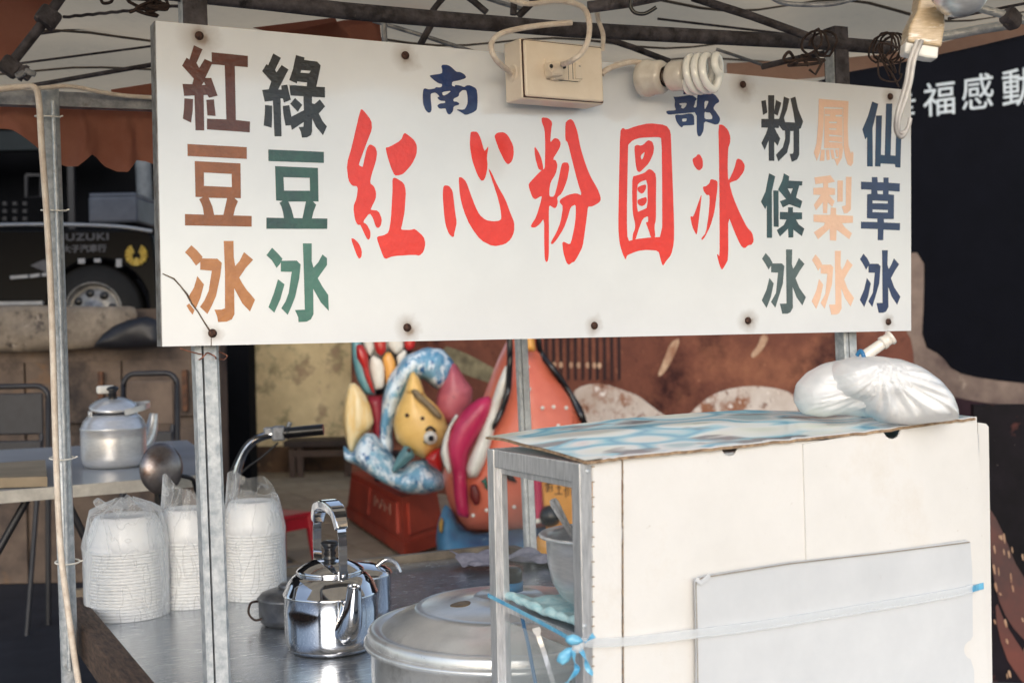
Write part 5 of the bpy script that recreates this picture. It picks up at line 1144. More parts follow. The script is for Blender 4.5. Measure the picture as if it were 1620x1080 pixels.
for k in range(8):
    a_ = k * math.pi / 4 + .2; c_ = wc_ + R0 * (.120 * math.cos(a_)) + Vector((0, 0, .120 * math.sin(a_))) - yaw * .078
    mb = MB(); mb.lathe([(0, .006), (.026, .006), (.028, -.01)], c_, 14, axis=-yaw); mb.build('rim_hole', M_black, wh)
E_ = PD(216, 403, dT - .006)
mb = MB(); 
for s in (-1, 1):
    for k in range(6):
        a0 = R(-80 + 26 * k); p_ = E_ + R0 * (s * .070 * math.cos(a0)) + U0 * (.070 * math.sin(a0)); q_ = E_ + R0 * (s * .028 * math.cos(a0)) + U0 * (.028 * math.sin(a0) - .01)
        mb.tube([p_, q_], [.016, .008], 8)
mb.tube([E_ + U0 * -.07, E_ + U0 * -.02], [.018, .012], 8)
part(tk, 'emblem', mb, M_yel)
text_decal('SUZUKI', .062, PD(133, 380, dT), R0, U0, M_print_d, 'lettering', tk, .03, 1.45, .006, space=1.1)
text_decal('\u592a\u5b50\u6c7d\u8eca\u884c', .052, PD(134, 398, dT), R0, U0, M_print_d, 'lettering', tk, .03, 1.1, .006)
mb = MB(); mb.box(PD(196, 337, dT + .5), (75 * (dT + .5) / FPX, .5, 42 * (dT + .5) / FPX), rotw, .02); mb.box(PD(196, 315, dT + .5), (72 * (dT + .5) / FPX, .5, .03), rotw, .01); 
tag(mb.build('cool_box', mat('grey_box', (96, 100, 110), (76, 80, 90), 6, .5)), 'grey box standing in the bed of the dark truck', 'box')
mb = MB(); mb.tube([PD(226, 250, dT + .9), PD(229, 318, dT + .9), PD(230, 420, dT + .9)], .055, 16); tag(mb.build('gas_cylinder', mat('pale_cylinder', (130, 134, 136), (100, 104, 108), 8, .5)), 'pale upright tube standing beside the grey box on the truck', 'tube')
# dark shed behind the truck
sd_ = thing('dark_shed', Vector((PD(-60, 400, 11).x, PD(-60, 400, 11).y, 0)), 'unlit shed interior behind the truck at the far left', 'shed')
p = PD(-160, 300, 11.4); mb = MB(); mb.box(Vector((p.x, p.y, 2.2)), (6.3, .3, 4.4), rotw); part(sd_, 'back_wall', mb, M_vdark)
mb = MB(); mb.box(PD(113, 270, 10.5), (.05, .05, 2.2), rotw); part(sd_, 'door_post', mb, M_dark)
fr_ = [(42, 277), (66, 277), (66, 312), (42, 312), (42, 277)]
mb = MB(); mb.tube([PD(x, y, 10.4) for x, y in fr_], .018, 4, True, True); part(sd_, 'window_frame', mb, M_dark)
for x in (8, 24, 40):
    for y in (322, 334, 346):
        mb = MB(); mb.box(PD(x, y, 10.4), (.035, .02, .03), rotw); part(sd_, 'wall_tile', mb, M_dark)
mb = MB(); p = PD(-140, 240, 10.2); mb.box(PD(-30, 225, 10.6), (2.0, .1, .16), rotw); part(sd_, 'lintel', mb, mat('dark_teal_beam', (26, 36, 42), (20, 28, 34), 5, .8))

# ------------------------------------------------------------------ parked motor tricycle: handlebar and mirror show
mc_ = thing('parked_motorbike', Vector((PD(375, 780, 3.9).x, PD(375, 780, 3.9).y, 0)), 'old motorbike behind the counter, chrome handlebar with black grip and a round mirror showing', 'motorbike')
dm = 3.9
mb = MB(); base_ = PD(366, 800, dm); mb.tube(spline([PD(366, 860, dm), PD(370, 790, dm), PD(376, 745, dm), PD(386, 715, dm), PD(402, 697, dm), PD(424, 688, dm), PD(445, 685, dm)], 6), .0125, 14); part(mc_, 'handlebar', mb, M_chrome)
mb = MB(); mb.tube([PD(447, 685, dm), PD(512, 679, dm)], [.0165, .0175], 18); mb.lathe([(0, .002), (.020, .002), (.020, -.004), (0, -.004)], PD(457, 684, dm), 18, axis=R0); o_ = part(mc_, 'grip', mb, M_black)
mb = MB(); mb.box(PD(441, 685, dm), (.040, .034, .046), Matrix((R0, yaw, U0)).transposed(), .007); mb.box(PD(425, 682, dm), (.03, .022, .026), Matrix((R0, yaw, U0)).transposed(), .006); mb.tube([PD(455, 678, dm), PD(459, 668, dm)], .007, 10); part(mc_, 'clamp', mb, M_galv_dull)
mb = MB(); mb.tube(spline([PD(425, 688, dm - .02), PD(395, 696, dm - .03), PD(375, 725, dm - .03), PD(358, 770, dm - .02), PD(350, 830, dm)], 6), .004, 8); mb.tube(spline([PD(440, 700, dm), PD(415, 722, dm), PD(385, 745, dm), PD(360, 780, dm)], 6), .003, 8); part(mc_, 'brake_cable', mb, M_black)
mcn = PD(256, 741, 3.55); maxi = (ray(256, 741).normalized() * -1 + R0 * .35).normalized()
mb = MB(); q_ = Vector((0, 0, 1)).rotation_difference(maxi); vs = []; pr = [(0, .022), (.35, .021), (.65, .016), (.85, .009), (.96, .002), (1.0, -.004), (.97, -.010), (.0, -.010)]
NA = 40
for (r_, z) in pr:
    for k in range(NA):
        a_ = 2 * math.pi * k / NA; u_ = R0 - maxi * R0.dot(maxi); u_.normalize(); v_ = maxi.cross(u_)
        vs.append(mcn + u_ * (r_ * .062 * math.cos(a_)) + v_ * (r_ * .072 * math.sin(a_)) + maxi * z)
mb.add(vs, [(j * NA + k, j * NA + (k + 1) % NA, (j + 1) * NA + (k + 1) % NA, (j + 1) * NA + k) for j in range(len(pr) - 1) for k in range(NA)], True)
mi = part(mc_, 'mirror', mb, mat('mirror_back', (150, 144, 144), (104, 98, 100), 12, .3, .8, bump=.2, spots=[((90, 64, 54), 14, .6, .75)]))
mb = MB(); mb.tube(spline([mcn - maxi * .006, PD(287, 752, 3.58), PD(303, 757, 3.62), PD(309, 770, 3.66), PD(330, 850, 3.8), PD(360, 860, 3.9)], 6), .006, 8); part(mc_, 'mirror_stalk', mb, M_dark)
hb0 = PD(366, 860, dm); mb = MB(); mb.tube([hb0, Vector((hb0.x, hb0.y, hb0.z)) + Vector((.0, .02, -.25)), Vector((hb0.x + .04, hb0.y + .04, .28))], .02, 10); part(mc_, 'fork', mb, M_galv_dull)
wc2 = Vector((hb0.x + .04, hb0.y + .04, .28)); ax2 = Vector((.7, -.7, 0)).normalized()
mb = MB(); P = [wc2 + Vector((0, 0, .24 * math.cos(t * math.pi / 16))) + ax2.cross(Vector((0, 0, 1))) * (.24 * math.sin(t * math.pi / 16)) for t in range(33)]; mb.tube(P, .04, 10, False); wq = part(mc_, 'wheel', mb, M_tyre)
mb = MB(); mb.lathe([(0, .02), (.03, .02), (.05, .01), (.2, .012), (.21, -.012), (.05, -.01), (0, -.02)], wc2, 24, axis=ax2); mb.build('rim', M_rim, wq)
mb = MB(); mb.box(Vector((hb0.x + .03, hb0.y + .34, .36)), (.22, .5, .3), Matrix.Rotation(.6, 3, 'Z'), .08); part(mc_, 'body_panel', mb, M_dark)

# red plastic stool
sc_ = PZ(447, 905, 0); dS = (sc_ - EYE).dot(FWD)
M_redp = mat('red_plastic', (150, 26, 38), (128, 20, 32), 10, 0.35)
stl = thing('plastic_stool', sc_, 'small red plastic stool on the tan floor behind the bagged bowls', 'stool')
rs = Matrix.Rotation(.5, 3, 'Z')
mb = MB(); mb.box(sc_ + Vector((0, 0, .345)), (.27, .27, .03), rs, .012); part(stl, 'seat', mb, M_redp)
for sx in (-1, 1):
    for sy in (-1, 1):
        P = [sc_ + rs @ Vector((sx * .115, sy * .115, .34)), sc_ + rs @ Vector((sx * .125, sy * .125, .22)), sc_ + rs @ Vector((sx * .15, sy * .15, 0))]
        mb = MB(); mb.tube(P, [.030, .026, .026], 6); part(stl, 'leg', mb, M_redp)
for (sx, sy) in ((0, 1), (0, -1), (1, 0), (-1, 0)):
    q0 = [sc_ + rs @ (Vector((sx * .125, sy * .125, .30)) + Vector((sy, sx, 0)) * t) for t in (-.11, .11)]
    mb = MB(); mb.ribbon(q0, .07, .006, Vector((0, 0, 1))); part(stl, 'apron', mb, M_redp)

# ------------------------------------------------------------------ centre background wall with posts and bench
dB = 13.2
M_stain_w = mat('mildewed_yellow_board', (236, 214, 168), (210, 186, 142), 2.2, 0.8, bump=0.2, spots=[((110, 104, 72), 3.2, 0.54, 0.68), ((70, 62, 44), 9, 0.64, 0.72), ((208, 168, 140), 1.6, 0.6, 0.75)])
M_lowwall = mat('stained_lower_wall', (112, 84, 60), (62, 48, 40), 3, 0.85, spots=[((160, 128, 92), 5, 0.6, 0.7)])
bwl = thing('board_wall', PD(470, 700, dB), 'mildew-stained yellow board wall with brown posts at the back', 'wall')
def pan(x0, y0, x1, y1, d, th, name, m, parent, bev=0):
    a = PD(x0, y0, d); b = PD(x1, y0, d); c = PD(x0, y1, d)
    w = (b - a).dot(R0); h = a.z - PD(x0, y1, d).z; ctr = (PD(x0, y0, d) + PD(x1, y1, d)) / 2
    mb = MB(); mb.box(ctr + yaw * th / 2, (w, th, h), rotw, bev); return part(parent, name, mb, m)
pan(392, 440, 620, 704, dB, .05, 'stained_panel', M_stain_w, bwl)
pan(388, 704, 620, 764, dB + .02, .05, 'lower_panel', M_lowwall, bwl)
pan(366, 420, 392, 764, dB - .15, .12, 'post', M_wood_tan, bwl, .02); pan(357, 420, 366, 764, dB - .08, .1, 'post', mat('brown_post', (128, 92, 62), (96, 66, 44), 6, .7), bwl)
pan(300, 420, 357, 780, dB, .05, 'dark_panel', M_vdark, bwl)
bn_ = thing('bench', PZ(515, 764, 0), 'dark wooden bench standing against the stained yellow wall', 'bench')
pan(448, 697, 560, 706, dB - .6, .5, 'bench_top', mat('dark_bench_wood', (58, 44, 38), (40, 30, 28), 8, .7), bn_)
pan(456, 712, 556, 722, dB - .55, .04, 'bench_rail', M_wood_dark, bn_)
for x in (458, 470, 545):
    pan(x, 706, x + 9, 764, dB - .55, .06, 'leg', M_wood_dark, bn_)

# ------------------------------------------------------------------ printed banner wall
Mp0 = PD(1500, 300, 8.6); mdir = (yaw * 1.0 - R0 * 1.47).normalized(); mnr = mdir.cross(Vector((0, 0, 1))).normalized()
if mnr.dot(EYE - Mp0) < 0: mnr = -mnr
def PM(x, y): return PP(x, y, Mp0, mnr)
M_bk = mat('black_banner', (12, 13, 21), (9, 10, 17), 6, 0.6, spec=0.08, bump=0.1, spots=[((62, 62, 70), 9, 0.70, 0.80)])
M_brn = mat('printed_brown', (138, 86, 68), (78, 48, 44), .9, 0.55, spec=0.2, spots=[((160, 106, 80), 1.4, 0.50, 0.72), ((56, 32, 32), 0.9, 0.52, 0.66), ((196, 140, 108), 22, 0.64, 0.74), ((52, 28, 28), 16, 0.62, 0.72)])
M_purp = mat('printed_purple_brown', (52, 36, 42), (22, 17, 24), 1.6, 0.55, spec=0.1, spots=[((112, 84, 78), 2.4, 0.55, 0.7), ((140, 128, 124), 11, 0.66, 0.74)])
M_purp2 = mat('printed_night_brown', (30, 25, 34), (14, 13, 19), 3, 0.55, spec=0.1, spots=[((96, 56, 52), 5, 0.60, 0.70), ((150, 138, 134), 26, 0.68, 0.74)])
M_arm = mat('printed_grey_tan', (146, 128, 116), (84, 70, 68), 1.8, 0.55, spec=0.1, spots=[((180, 164, 148), 5, 0.60, 0.72)])
M_dough = mat('printed_dough', (222, 212, 202), (190, 172, 158), 2.6, 0.6, spots=[((150, 100, 72), 4.5, 0.50, 0.60), ((118, 68, 46), 13, 0.58, 0.66), ((240, 232, 224), 9, 0.58, 0.66)])
M_root = mat('printed_root', (104, 48, 40), (60, 32, 34), 3, 0.55, spots=[((190, 160, 146), 8, 0.64, 0.7)])
M_stripe_d = mat('printed_dark_stripe', (58, 34, 32), (40, 24, 26), 4, 0.55)
M_cream_p = mat('printed_cream', (206, 176, 146), (150, 104, 80), 7, 0.6)
mu = thing('banner_wall', Vector((PM(1100, 600).x, PM(1100, 600).y, 0)), 'huge printed food banner behind the stall, black above with white characters, brown roasted shapes below', 'banner')
def mural(polys, off, m, name, sm=1):
    sh = []
    for q in polys:
        q = pts(q) if isinstance(q, str) else q
        sh.append((chaikin(q, .25, sm) if sm else q, []))
    return decal(sh, PM, mnr * off, m, name, mu, .0015)
c4 = [PM(556, 300), PM(1900, 300)]
mb = MB(); a0, a1 = c4; zt_, zb_ = PM(1560, -160).z, 0.02
mb.slab([Vector((a0.x, a0.y, zb_)), Vector((a1.x, a1.y, zb_)), Vector((a1.x, a1.y, zt_)), Vector((a0.x, a0.y, zt_))], mnr * -.05); part(mu, 'banner_sheet', mb, M_bk)
mural(["556,380;900,400;1300,380;1440,420;1450,500;1455,560;1460,600;1455,640;1500,700;1520,900;1500,1040;556,1010"], .002, M_brn, 'printed_brown_area', 0)
mural(["1448,548;1480,560;1500,590;1540,600;1640,612;1800,620;1800,1300;1500,1100;1480,800;1450,680"], .004, M_purp, 'printed_dark_area')
mural(["1418,400;1462,400;1462,470;1458,546;1490,562;1508,588;1560,600;1640,608;1800,612;1800,650;1640,640;1580,640;1520,630;1470,620;1448,600;1444,540;1432,520;1440,480"], .006, M_arm, 'printed_sleeve')
mural(["1568,800;1590,860;1612,910;1640,950;1640,1060;1620,1030;1590,980;1572,930;1566,860", "1500,700;1520,690;1545,700;1550,725;1530,740;1505,728"], .006, M_root, 'printed_root')
mural(["905,620;925,608;955,606;990,618;1010,625;1035,645;1060,662;1060,690;905,690", "1085,662;1105,640;1130,622;1165,612;1200,610;1240,616;1260,626;1270,690;1085,690"], .006, M_dough, 'printed_dough_ball')
for k in range(12):
    x = 850 + k * 11.5
    mural([[(x, 520), (x + 5.5, 520), (x + 6.0, 600), (x + 1, 602)]], .004, M_stripe_d, 'printed_stripe', 0)
mural([[(x + 3 * math.cos(t), 577 + (x - 890) * .02 + 5 * math.sin(t)) for t in [i * math.pi / 5 for i in range(10)]] for x in (878, 888, 904, 916, 930, 941, 949)], .0065, M_cream_p, 'printed_highlight', 0)
mural(["700,545;730,555;770,575;800,595;797,612;770,604;735,592;705,575"], .006, mat('printed_braid', (150, 140, 110), (96, 88, 70), 9, .6), 'printed_braid')
mural(["1205,528;1218,532;1208,552;1192,568;1188,560;1200,546", "1062,540;1078,534;1066,566;1050,592;1040,596;1050,570"], .0065, M_cream_p, 'printed_highlight')
# raised seam at the top of the black banner
mural([[(1000, 190), (1900, -10), (1900, -2), (1000, 196)]], .006, M_bk, 'banner_seam', 0)
tdir = mdir if mdir.dot(R0) > 0 else -mdir
# lettering 幸福感動 along the banner
M_char = mat('banner_white_print', (200, 208, 212), (188, 196, 202), 10, .6)
for ch, cx, cy, hp in (('\u5e78', 1424, 170, 50), ('\u798f', 1487, 157.5, 58), ('\u611f', 1547, 147, 60), ('\u52d5', 1611, 139, 64)):
    p_ = PM(cx, cy); dd = (p_ - EYE).dot(FWD); sz = hp * dd / FPX
    wpx = (PM(cx + 1, cy) - p_).length
    sx_ = (50 * wpx) / (sz * .93)
    text_decal(ch, sz, p_ - Vector((0, 0, sz * .36)), tdir, Vector((0, 0, 1)), M_char, 'lettering', mu, .004, sx_, .008)
# ------------------------------------------------------------------ coin-operated kiddie rides
dR = 8.0
M_redbox = mat('red_painted_base', (176, 68, 46), (138, 48, 36), 2.2, 0.5, bump=0.1, spots=[((176, 110, 84), 7, 0.66, 0.76)])
M_bluew = mat('painted_blue_waves', (140, 186, 206), (84, 140, 176), 6, 0.45, coat=0.12, bump=0.4, bscale=30, spots=[((220, 232, 238), 15, 0.48, 0.54), ((40, 96, 146), 19, 0.56, 0.60)], stretch=(1, 1, .5))
M_yfish = mat('painted_yellow', (246, 206, 128), (226, 180, 98), 4, 0.42, coat=0.12, bump=0.4, bscale=30, spots=[((120, 92, 52), 7, 0.64, 0.74)])
M_shell = mat('painted_pale_yellow', (240, 222, 178), (232, 190, 110), 8, 0.45, coat=0.12, bump=0.4, bscale=30, stretch=(3, 3, .4))
M_pinkf = mat('painted_pink', (206, 110, 116), (160, 76, 92), 3, 0.45, coat=0.12, bump=0.4, bscale=30, spots=[((96, 62, 72), 6, 0.6, 0.7)])
M_or = mat('painted_orange', (226, 124, 96), (210, 104, 80), 3, 0.38, coat=0.2, bump=0.3, bscale=26, spots=[((150, 60, 48), 6, 0.64, 0.74)])
M_mag = mat('painted_magenta', (190, 40, 84), (164, 30, 70), 4, 0.4, coat=0.2)
M_wt = mat('painted_white', (226, 222, 210), (206, 200, 188), 6, 0.4, coat=0.2)
M_tealp = mat('painted_teal', (120, 172, 176), (92, 140, 150), 5, 0.4, coat=0.2)
M_rd = mat('painted_red', (190, 36, 34), (160, 28, 28), 4, 0.3, coat=0.3)
M_or2 = mat('painted_amber', (232, 168, 84), (212, 146, 66), 4, 0.3, coat=0.3)
M_bl2 = mat('painted_deep_blue', (70, 120, 150), (48, 84, 116), 4, 0.4, spots=[((150, 196, 206), 5, 0.6, 0.68)])
def z4(s): return [(540 + x / 3, 530 + y / 3) for x, y in pts(s)]
r1 = thing('kiddie_ride', Vector((PD(630, 800, dR).x, PD(630, 800, dR).y, 0)), 'coin-operated kiddie ride with a yellow fish in blue waves on a red base', 'kiddie ride')
def rp_(nm, s, d, T, m, wr=None, root=None, step=None): return puffd(z4(s) if isinstance(s, str) else s, d, T, m, nm, root or r1, step, wr=wr)
wv = lambda x, y: .016 * math.sin(x * 38 + 3 * math.sin(y * 11)) + .012 * noise.noise(Vector((x * 12, y * 12, 0)))
rp_('backrest', "62,-60;350,-60;340,60;318,120;262,180;222,270;164,290;140,230;100,200;60,130;55,40", dR + .10, .06, M_black)
rp_('tail_rim', "45,-60;85,-60;92,20;118,120;150,215;165,285;110,282;72,205;52,110", dR + .06, .05, M_tealp)
rp_('tail_stripe', "70,50;85,42;105,50;128,95;132,165;162,285;140,262;112,200;98,150;72,105", dR, .04, M_rd)
for s, m in (("105,5;148,5;158,60;140,105;118,80;105,45", M_wt), ("155,-40;212,-40;216,75;190,103;168,88;154,55", M_rd), ("134,110;152,92;190,112;206,150;204,250;160,262;146,220;130,160", M_wt), ("192,108;214,78;238,82;258,130;262,190;238,226;212,246;206,160", M_or2), ("220,-40;290,-40;298,62;262,92;240,76;220,50", M_wt), ("262,98;296,68;312,78;306,112;268,150", M_wt), ("296,-40;352,-40;350,60;318,76;300,58", M_rd)):
    rp_('scale', s, dR + .05, .030, m)
rp_('seat_shell', "118,285;200,285;210,380;205,470;196,560;160,520;140,400", dR + .05, .08, mat('painted_maroon', (148, 36, 50), (120, 28, 40), 4, .4))
rp_('wave_arch', "175,560;182,420;195,300;225,195;300,100;400,58;480,66;520,110;548,150;520,220;480,262;440,250;400,215;350,205;310,270;285,330;252,400;240,470;250,540;215,600", dR, .13, M_bluew, wv)
rp_('fin', "445,330;455,280;480,210;520,128;548,140;585,205;625,255;620,320;560,420;500,420;450,380", dR - .02, .10, M_pinkf)
rp_('fish_patch', "330,262;352,250;400,300;450,345;480,385;470,400;440,385;400,340;350,300", dR - .275, .012, mat('dark_fish_patch', (140, 120, 84), (96, 82, 64), 14, .5))
for (x, y) in ((385, 395), (400, 505), (312, 380), (320, 545)):
    mb = MB(); mb.lathe([(0, .004), (.010, .003), (.013, 0)], PD(540 + x / 3, 530 + y / 3, dR - .285), 10, axis=-FWD); part(r1, 'fish_spot', mb, M_rust)
rp_('fish_head', "296,275;322,190;345,172;372,205;398,285;450,330;488,380;505,440;485,510;440,560;395,588;320,550;262,500;245,420;262,345", dR - .14, .15, M_yfish)
rp_('fish_ear', "304,268;325,182;345,170;372,206;396,280;350,292", dR - .22, .06, M_yfish)
rp_('beak', "394,580;430,545;470,532;482,590;482,650;440,632;408,606", dR - .22, .06, M_rd)
rp_('collar_leaf', "238,640;262,580;300,522;330,530;352,575;300,620;248,655", dR - .24, .05, mat('painted_grey_teal', (104, 148, 150), (84, 122, 130), 5, .4))
mb = MB(); mb.lathe([(0, .03), (.030, .022), (.042, .0)], PD(681, 692, dR - .29), 20, axis=-FWD); ey = part(r1, 'eye', mb, M_wt)
mb = MB(); mb.lathe([(0, .016), (.014, .010), (.018, .0)], PD(682, 693, dR - .32), 16, axis=-FWD); mb.build('pupil', M_black, ey)
mb = MB(); mb.tube(spline([PD(674, 680, dR - .30), PD(681, 675, dR - .31), PD(689, 682, dR - .30)], 5), .008, 6); part(r1, 'eyebrow', mb, M_black)
rp_('tail_shell', "35,232;62,225;85,245;112,280;140,340;155,410;135,450;100,470;66,540;45,572;22,500;5,400;15,300", dR - .05, .09, M_shell, lambda x, y: .008 * math.sin(x * 90))
rp_('wave_body', "10,520;52,560;80,500;115,462;160,468;200,520;250,575;285,640;330,600;395,588;440,630;482,660;492,728;400,756;300,750;180,692;80,622;14,590", dR - .1, .20, M_bluew, wv)
mb = MB()
rbz = Matrix((Vector((math.cos(.7), math.sin(.7), 0)), Vector((-math.sin(.7), math.cos(.7), 0)), Vector((0, 0, 1)))).transposed()
# red base: tapered box seen on its corner
def frus(b4, t4, z0, z1): 
    return [Vector((x, y, z0)) for x, y in b4] + [Vector((x, y, z1)) for x, y in t4]
cn_ = PZ(640, 878, 0.06); lf = PZ(548, 815, .06); rt_ = PZ(705, 856, .06)
cn2 = Vector((cn_.x, cn_.y)); lf2 = Vector((lf.x, lf.y)); rt2 = Vector((rt_.x, rt_.y)); bk2 = lf2 + rt2 - cn2; cc = (lf2 + rt2) / 2
zt1 = PD(640, 792, (Vector((cn_.x, cn_.y, 1)) - EYE).dot(FWD)).z
b4 = [cn2, rt2, bk2, lf2]; t4 = [cc + (v - cc) * .86 for v in b4]; F6 = [(3, 2, 1, 0), (4, 5, 6, 7), (0, 1, 5, 4), (1, 2, 6, 5), (2, 3, 7, 6), (3, 0, 4, 7)]
b4b = [cc + (v - cc) * .97 for v in b4]
mb = MB(); mb.add(frus(b4, b4, .05, .13), F6); part(r1, 'plinth', mb, M_redbox)
mb = MB(); mb.add(frus(b4b, t4, .13, zt1), F6); bs_ = part(r1, 'base', mb, M_redbox)
def face_pan(u0, u1, v0, v1, a, b, a2, b2, z0, z1, th):
    def P(u, v): 
        q = (a * (1 - u) + b * u) * (1 - v) + (a2 * (1 - u) + b2 * u) * v; return Vector((q.x, q.y, z0 + (z1 - z0) * v))
    n_ = (P(1, 0) - P(0, 0)).cross(P(0, 1) - P(0, 0)).normalized()
    if n_.dot(EYE - P(0, 0)) < 0: n_ = -n_
    mb = MB(); mb.slab([P(u0, v0) , P(u1, v0), P(u1, v1), P(u0, v1)], n_ * th); return mb
for (u0, u1) in ((.06, .44), (.5, .94)):
    part(r1, 'base_panel', face_pan(u0, u1, .15, .85, b4b[3], b4b[0], t4[3], t4[0], .13, zt1, .018), M_redbox)
part(r1, 'base_panel', face_pan(.12, .88, .15, .85, b4b[0], b4b[1], t4[0], t4[1], .13, zt1, .018), M_redbox)
M_graf = mat('pale_painted_marks', (176, 130, 112), (150, 96, 80), 20, .6)
for k in range(7):
    u = .56 + k * .045; o_ = part(r1, 'painted_mark', face_pan(u, u + .022, .50 + .1 * (k % 2), .76 - .06 * (k % 3), b4b[3], b4b[0], t4[3], t4[0], .13, zt1, .0215), M_graf)
mb = MB(); mb.tube([Vector((cc.x, cc.y, zt1 - .02)), Vector((cc.x, cc.y, zt1 + .2))], .12, 12); part(r1, 'pivot', mb, M_dark)

r2 = thing('kiddie_ride', Vector((PD(800, 850, dR - .5).x, PD(800, 850, dR - .5).y, 0)), 'big orange kiddie ride with open magenta mouth and white lips beside the cabinet', 'kiddie ride')
d2 = dR - .6
orange = "740,120;780,40;830,-60;950,-60;958,90;1020,160;1085,255;1142,350;1166,430;1160,600;1120,760;1080,900;900,935;600,932;545,880;505,780;484,690;480,650;560,480;660,330"
rp_('head', orange, d2, .30, M_or, root=r2)
rp_('mouth', "505,500;530,420;590,345;650,300;700,288;716,310;700,400;645,480;600,560;592,640;598,760;608,868;550,856;534,760;528,650;508,590", d2 - .30, .06, M_mag, root=r2)
rp_('lip', "470,560;484,490;520,410;545,372;556,384;520,440;508,520;520,590;524,650;506,656;484,610", d2 - .30, .05, M_wt, root=r2)
rp_('lip', "775,150;790,140;792,230;760,330;735,420;722,470;684,600;645,676;604,678;590,630;648,490;702,350;742,225", d2 - .30, .05, M_wt, root=r2)
rp_('painted_eye', "610,712;640,705;660,750;655,800;635,808;612,770", d2 - .30, .02, mat('dark_red_paint', (110, 30, 26), (90, 24, 22), 5, .4), root=r2)  # dark red oval of the painted eye
rp_('ear_band', "784,-60;812,-60;816,120;806,270;772,370;735,440;716,452;716,420;750,350;776,270;786,140", d2 - .33, .04, M_black, root=r2)
rp_('back_ridge', "905,-60;940,-60;958,85;1030,165;1090,260;1148,350;1172,430;1160,470;1125,400;1080,290;1000,185;935,105;915,30", d2 - .10, .10, M_black, root=r2)
rp_('crest', "862,-60;906,-60;925,80;868,80", d2 - .27, .06, M_or2, root=r2)
rp_('collar_band', "784,600;830,690;832,700;790,690;770,650", d2 - .31, .03, M_black, root=r2)
for (x, y) in ((885, 150), (892, 255), (955, 345), (1068, 345), (1008, 340), (820, 815), (625, 855), (690, 830), (1030, 430)):
    mb = MB(); mb.lathe([(0, .004), (.008, .003), (.011, 0)], PD(540 + x / 3, 530 + y / 3, d2 - .302), 12, axis=-FWD); part(r2, 'white_dot', mb, M_wt)
rp_('star', "660,690;678,682;690,665;692,690;700,740;684,728;676,706", d2 - .31, .015, mat('painted_green', (40, 96, 80), (30, 80, 66), 5, .4), root=r2)
rp_('wave_base', "448,960;460,880;492,800;530,835;560,920;640,945;760,925;900,915;1100,900;1130,1010;1110,1120;800,1150;520,1130;455,1040", d2 - .12, .28, M_bl2, wv, root=r2)
rp_('gold_ornament', "462,890;474,860;486,880;480,940;464,930", d2 - .3, .03, mat('gold_paint', (190, 150, 70), (140, 104, 50), 10, .4), root=r2)
mb = MB(); p_ = PD(810, 850, d2 + .1); mb.box(Vector((p_.x, p_.y, .12)), (.75, .7, .24), rotw, .02); part(r2, 'base', mb, M_bl2)

r3 = thing('kiddie_ride', Vector((PD(905, 850, dR - .2).x, PD(905, 850, dR - .2).y, 0)), 'yellow kiddie ride panel with black characters seen through the cabinet glass', 'kiddie ride')
d3 = dR - 1.15
mb = MB(); mb.slab([PD(x, y, d3) for x, y in ((855, 738), (960, 745), (960, 850), (866, 855))], FWD * .12); part(r3, 'yellow_board', mb, M_or2)
rp_('yellow_body', [(846, 850), (870, 838), (960, 836), (970, 930), (850, 940)], d3 - .02, .10, M_or2, root=r3)
mb = MB(); mb.tube([PD(848, 748, d3 - .05), PD(850, 822, d3 - .05)], .030, 16); part(r3, 'magenta_post', mb, M_mag)
for y in (752, 823):
    mb = MB(); mb.tube([PD(848, y - 4, d3 - .05), PD(849, y + 3, d3 - .05)], .036, 16); part(r3, 'post_ring', mb, M_wt)
mb = MB(); mb.lathe([(.06 * math.cos(t), .06 * math.sin(t)) for t in [math.pi * (k / 10 - .5) for k in range(11)]], PD(870, 816, d3 - .06), 20); part(r3, 'black_ball', mb, M_black)
mb = MB(); p_ = PD(905, 900, d3 + .1); mb.box(Vector((p_.x, p_.y, (p_.z) / 2)), (.45, .3, p_.z), rotw, .02); part(r3, 'base', mb, M_bl2)
mb = MB(); nn_ = -FWD
def stroke(x0, y0, x1, y1, w=1.6):
    mb.tube([PD(x0, y0, d3 - .003), PD(x1, y1, d3 - .003)], w * d3 / FPX / 2, 4)
for q in ((862, 760, 869, 759), (866, 756, 865, 778), (861, 767, 870, 766), (868, 758, 874, 758), (868, 764, 873, 764), (868, 770, 873, 771), (868, 758, 868, 777), (874, 758, 873, 777),
          (879, 763, 888, 764), (880, 771, 888, 771), (877, 781, 890, 781), (884, 758, 884, 781), (893, 768, 900, 766), (896, 762, 895, 786), (892, 776, 897, 772), (900, 764, 899, 784), (904, 764, 905, 783), (900, 764, 904, 764)):
    stroke(*q)
part(r3, 'lettering', mb, M_black)

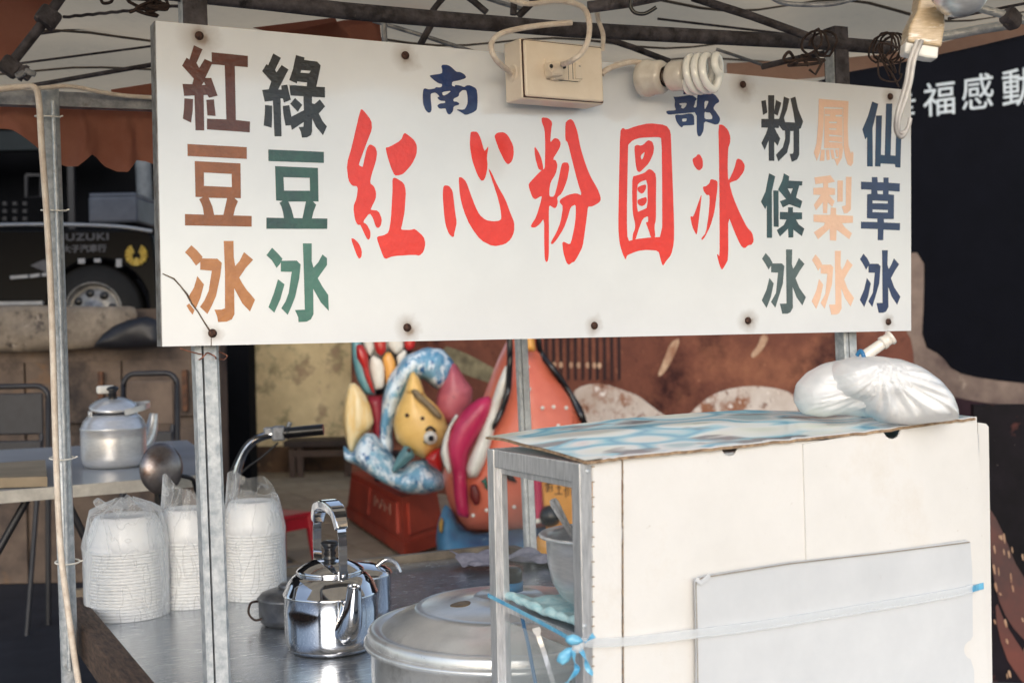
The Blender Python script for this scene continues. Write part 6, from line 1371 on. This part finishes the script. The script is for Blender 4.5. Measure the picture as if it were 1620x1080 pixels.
# printed board standing nearer on the right, carrying the banner's roots down to the ground
pb = thing('printed_board', Vector((PD(1640, 800, 4.9).x, PD(1640, 800, 4.9).y, 0)), 'dark printed board with reddish roots and pale flecks at the right picture edge', 'printed board')
pa, pz_ = PD(1540, 640, 4.9), PD(2000, 640, 4.7)
mb = MB(); mb.slab([Vector((pa.x, pa.y, .02)), Vector((pz_.x, pz_.y, .02)), Vector((pz_.x, pz_.y, pa.z)), Vector((pa.x, pa.y, pa.z))], yaw * .03); part(pb, 'board_sheet', mb, M_purp2)
pn_ = (pz_ - pa).cross(Vector((0, 0, 1))).normalized()
if pn_.dot(EYE - pa) < 0: pn_ = -pn_
def PB(x, y): return PP(x, y, pa, pn_)
for poly in ("1560,800;1572,812;1590,850;1612,905;1660,960;1660,1050;1628,1020;1596,985;1576,940;1566,870", "1574,945;1590,985;1612,1020;1660,1090;1660,1120;1600,1060;1578,1000"):
    decal([(chaikin(pts(poly), .25, 1), [])], PB, pn_ * .003, M_root, 'printed_root', pb, .002)
rnd = random.Random(4)
for k in range(26):
    x, y = rnd.uniform(1568, 1630), rnd.uniform(820, 1075); l_ = rnd.uniform(4, 16); w_ = rnd.uniform(1.5, 4)
    decal([(chaikin([(x, y), (x + w_, y - l_ * .2), (x + w_ * 1.8, y + l_ * .7), (x + w_ * 1.2, y + l_)], .25, 1), [])], PB, pn_ * .0055, M_cream_p, 'printed_fleck', pb, .002)
# low fascia added to shade the truck yard
fs_ = thing('shade_fascia', Vector((-2.2, 5.6, 2.3)), 'dark low board added to shade the truck yard at the far left', 'fascia')
mb = MB(); mb.box((-2.6, 5.6, 3.15), (8.2, .08, 1.7)); part(fs_, 'shade_board', mb, M_vdark)
for x in (-6.4,):
    mb = MB(); mb.box((x, 5.7, 1.15), (.1, .1, 2.3)); part(fs_, 'post', mb, M_dark)
# ------------------------------------------------------------------ unseen roof added to darken the lane behind the stall
mr = thing('shade_roof', Vector((6, 12, 0)), 'unseen corrugated roof added to darken the lane behind the stall', 'roof')
mb = MB(); vs = []; n_ = 0
for i in range(121):
    x = -4 + i * .2; z = 4.0 + .02 * (i % 2)
    vs += [Vector((x, 9.5, z + .3)), Vector((x, 19, z + .6))]
mb.add(vs, [(2 * i, 2 * i + 2, 2 * i + 3, 2 * i + 1) for i in range(120)]); part(mr, 'roof_sheet', mb, M_galv_dull)
for x in (-3.5, 19):
    mb = MB(); mb.box((x, 9.7, 2.1), (.12, .12, 4.2)); part(mr, 'post', mb, M_galv_dull)
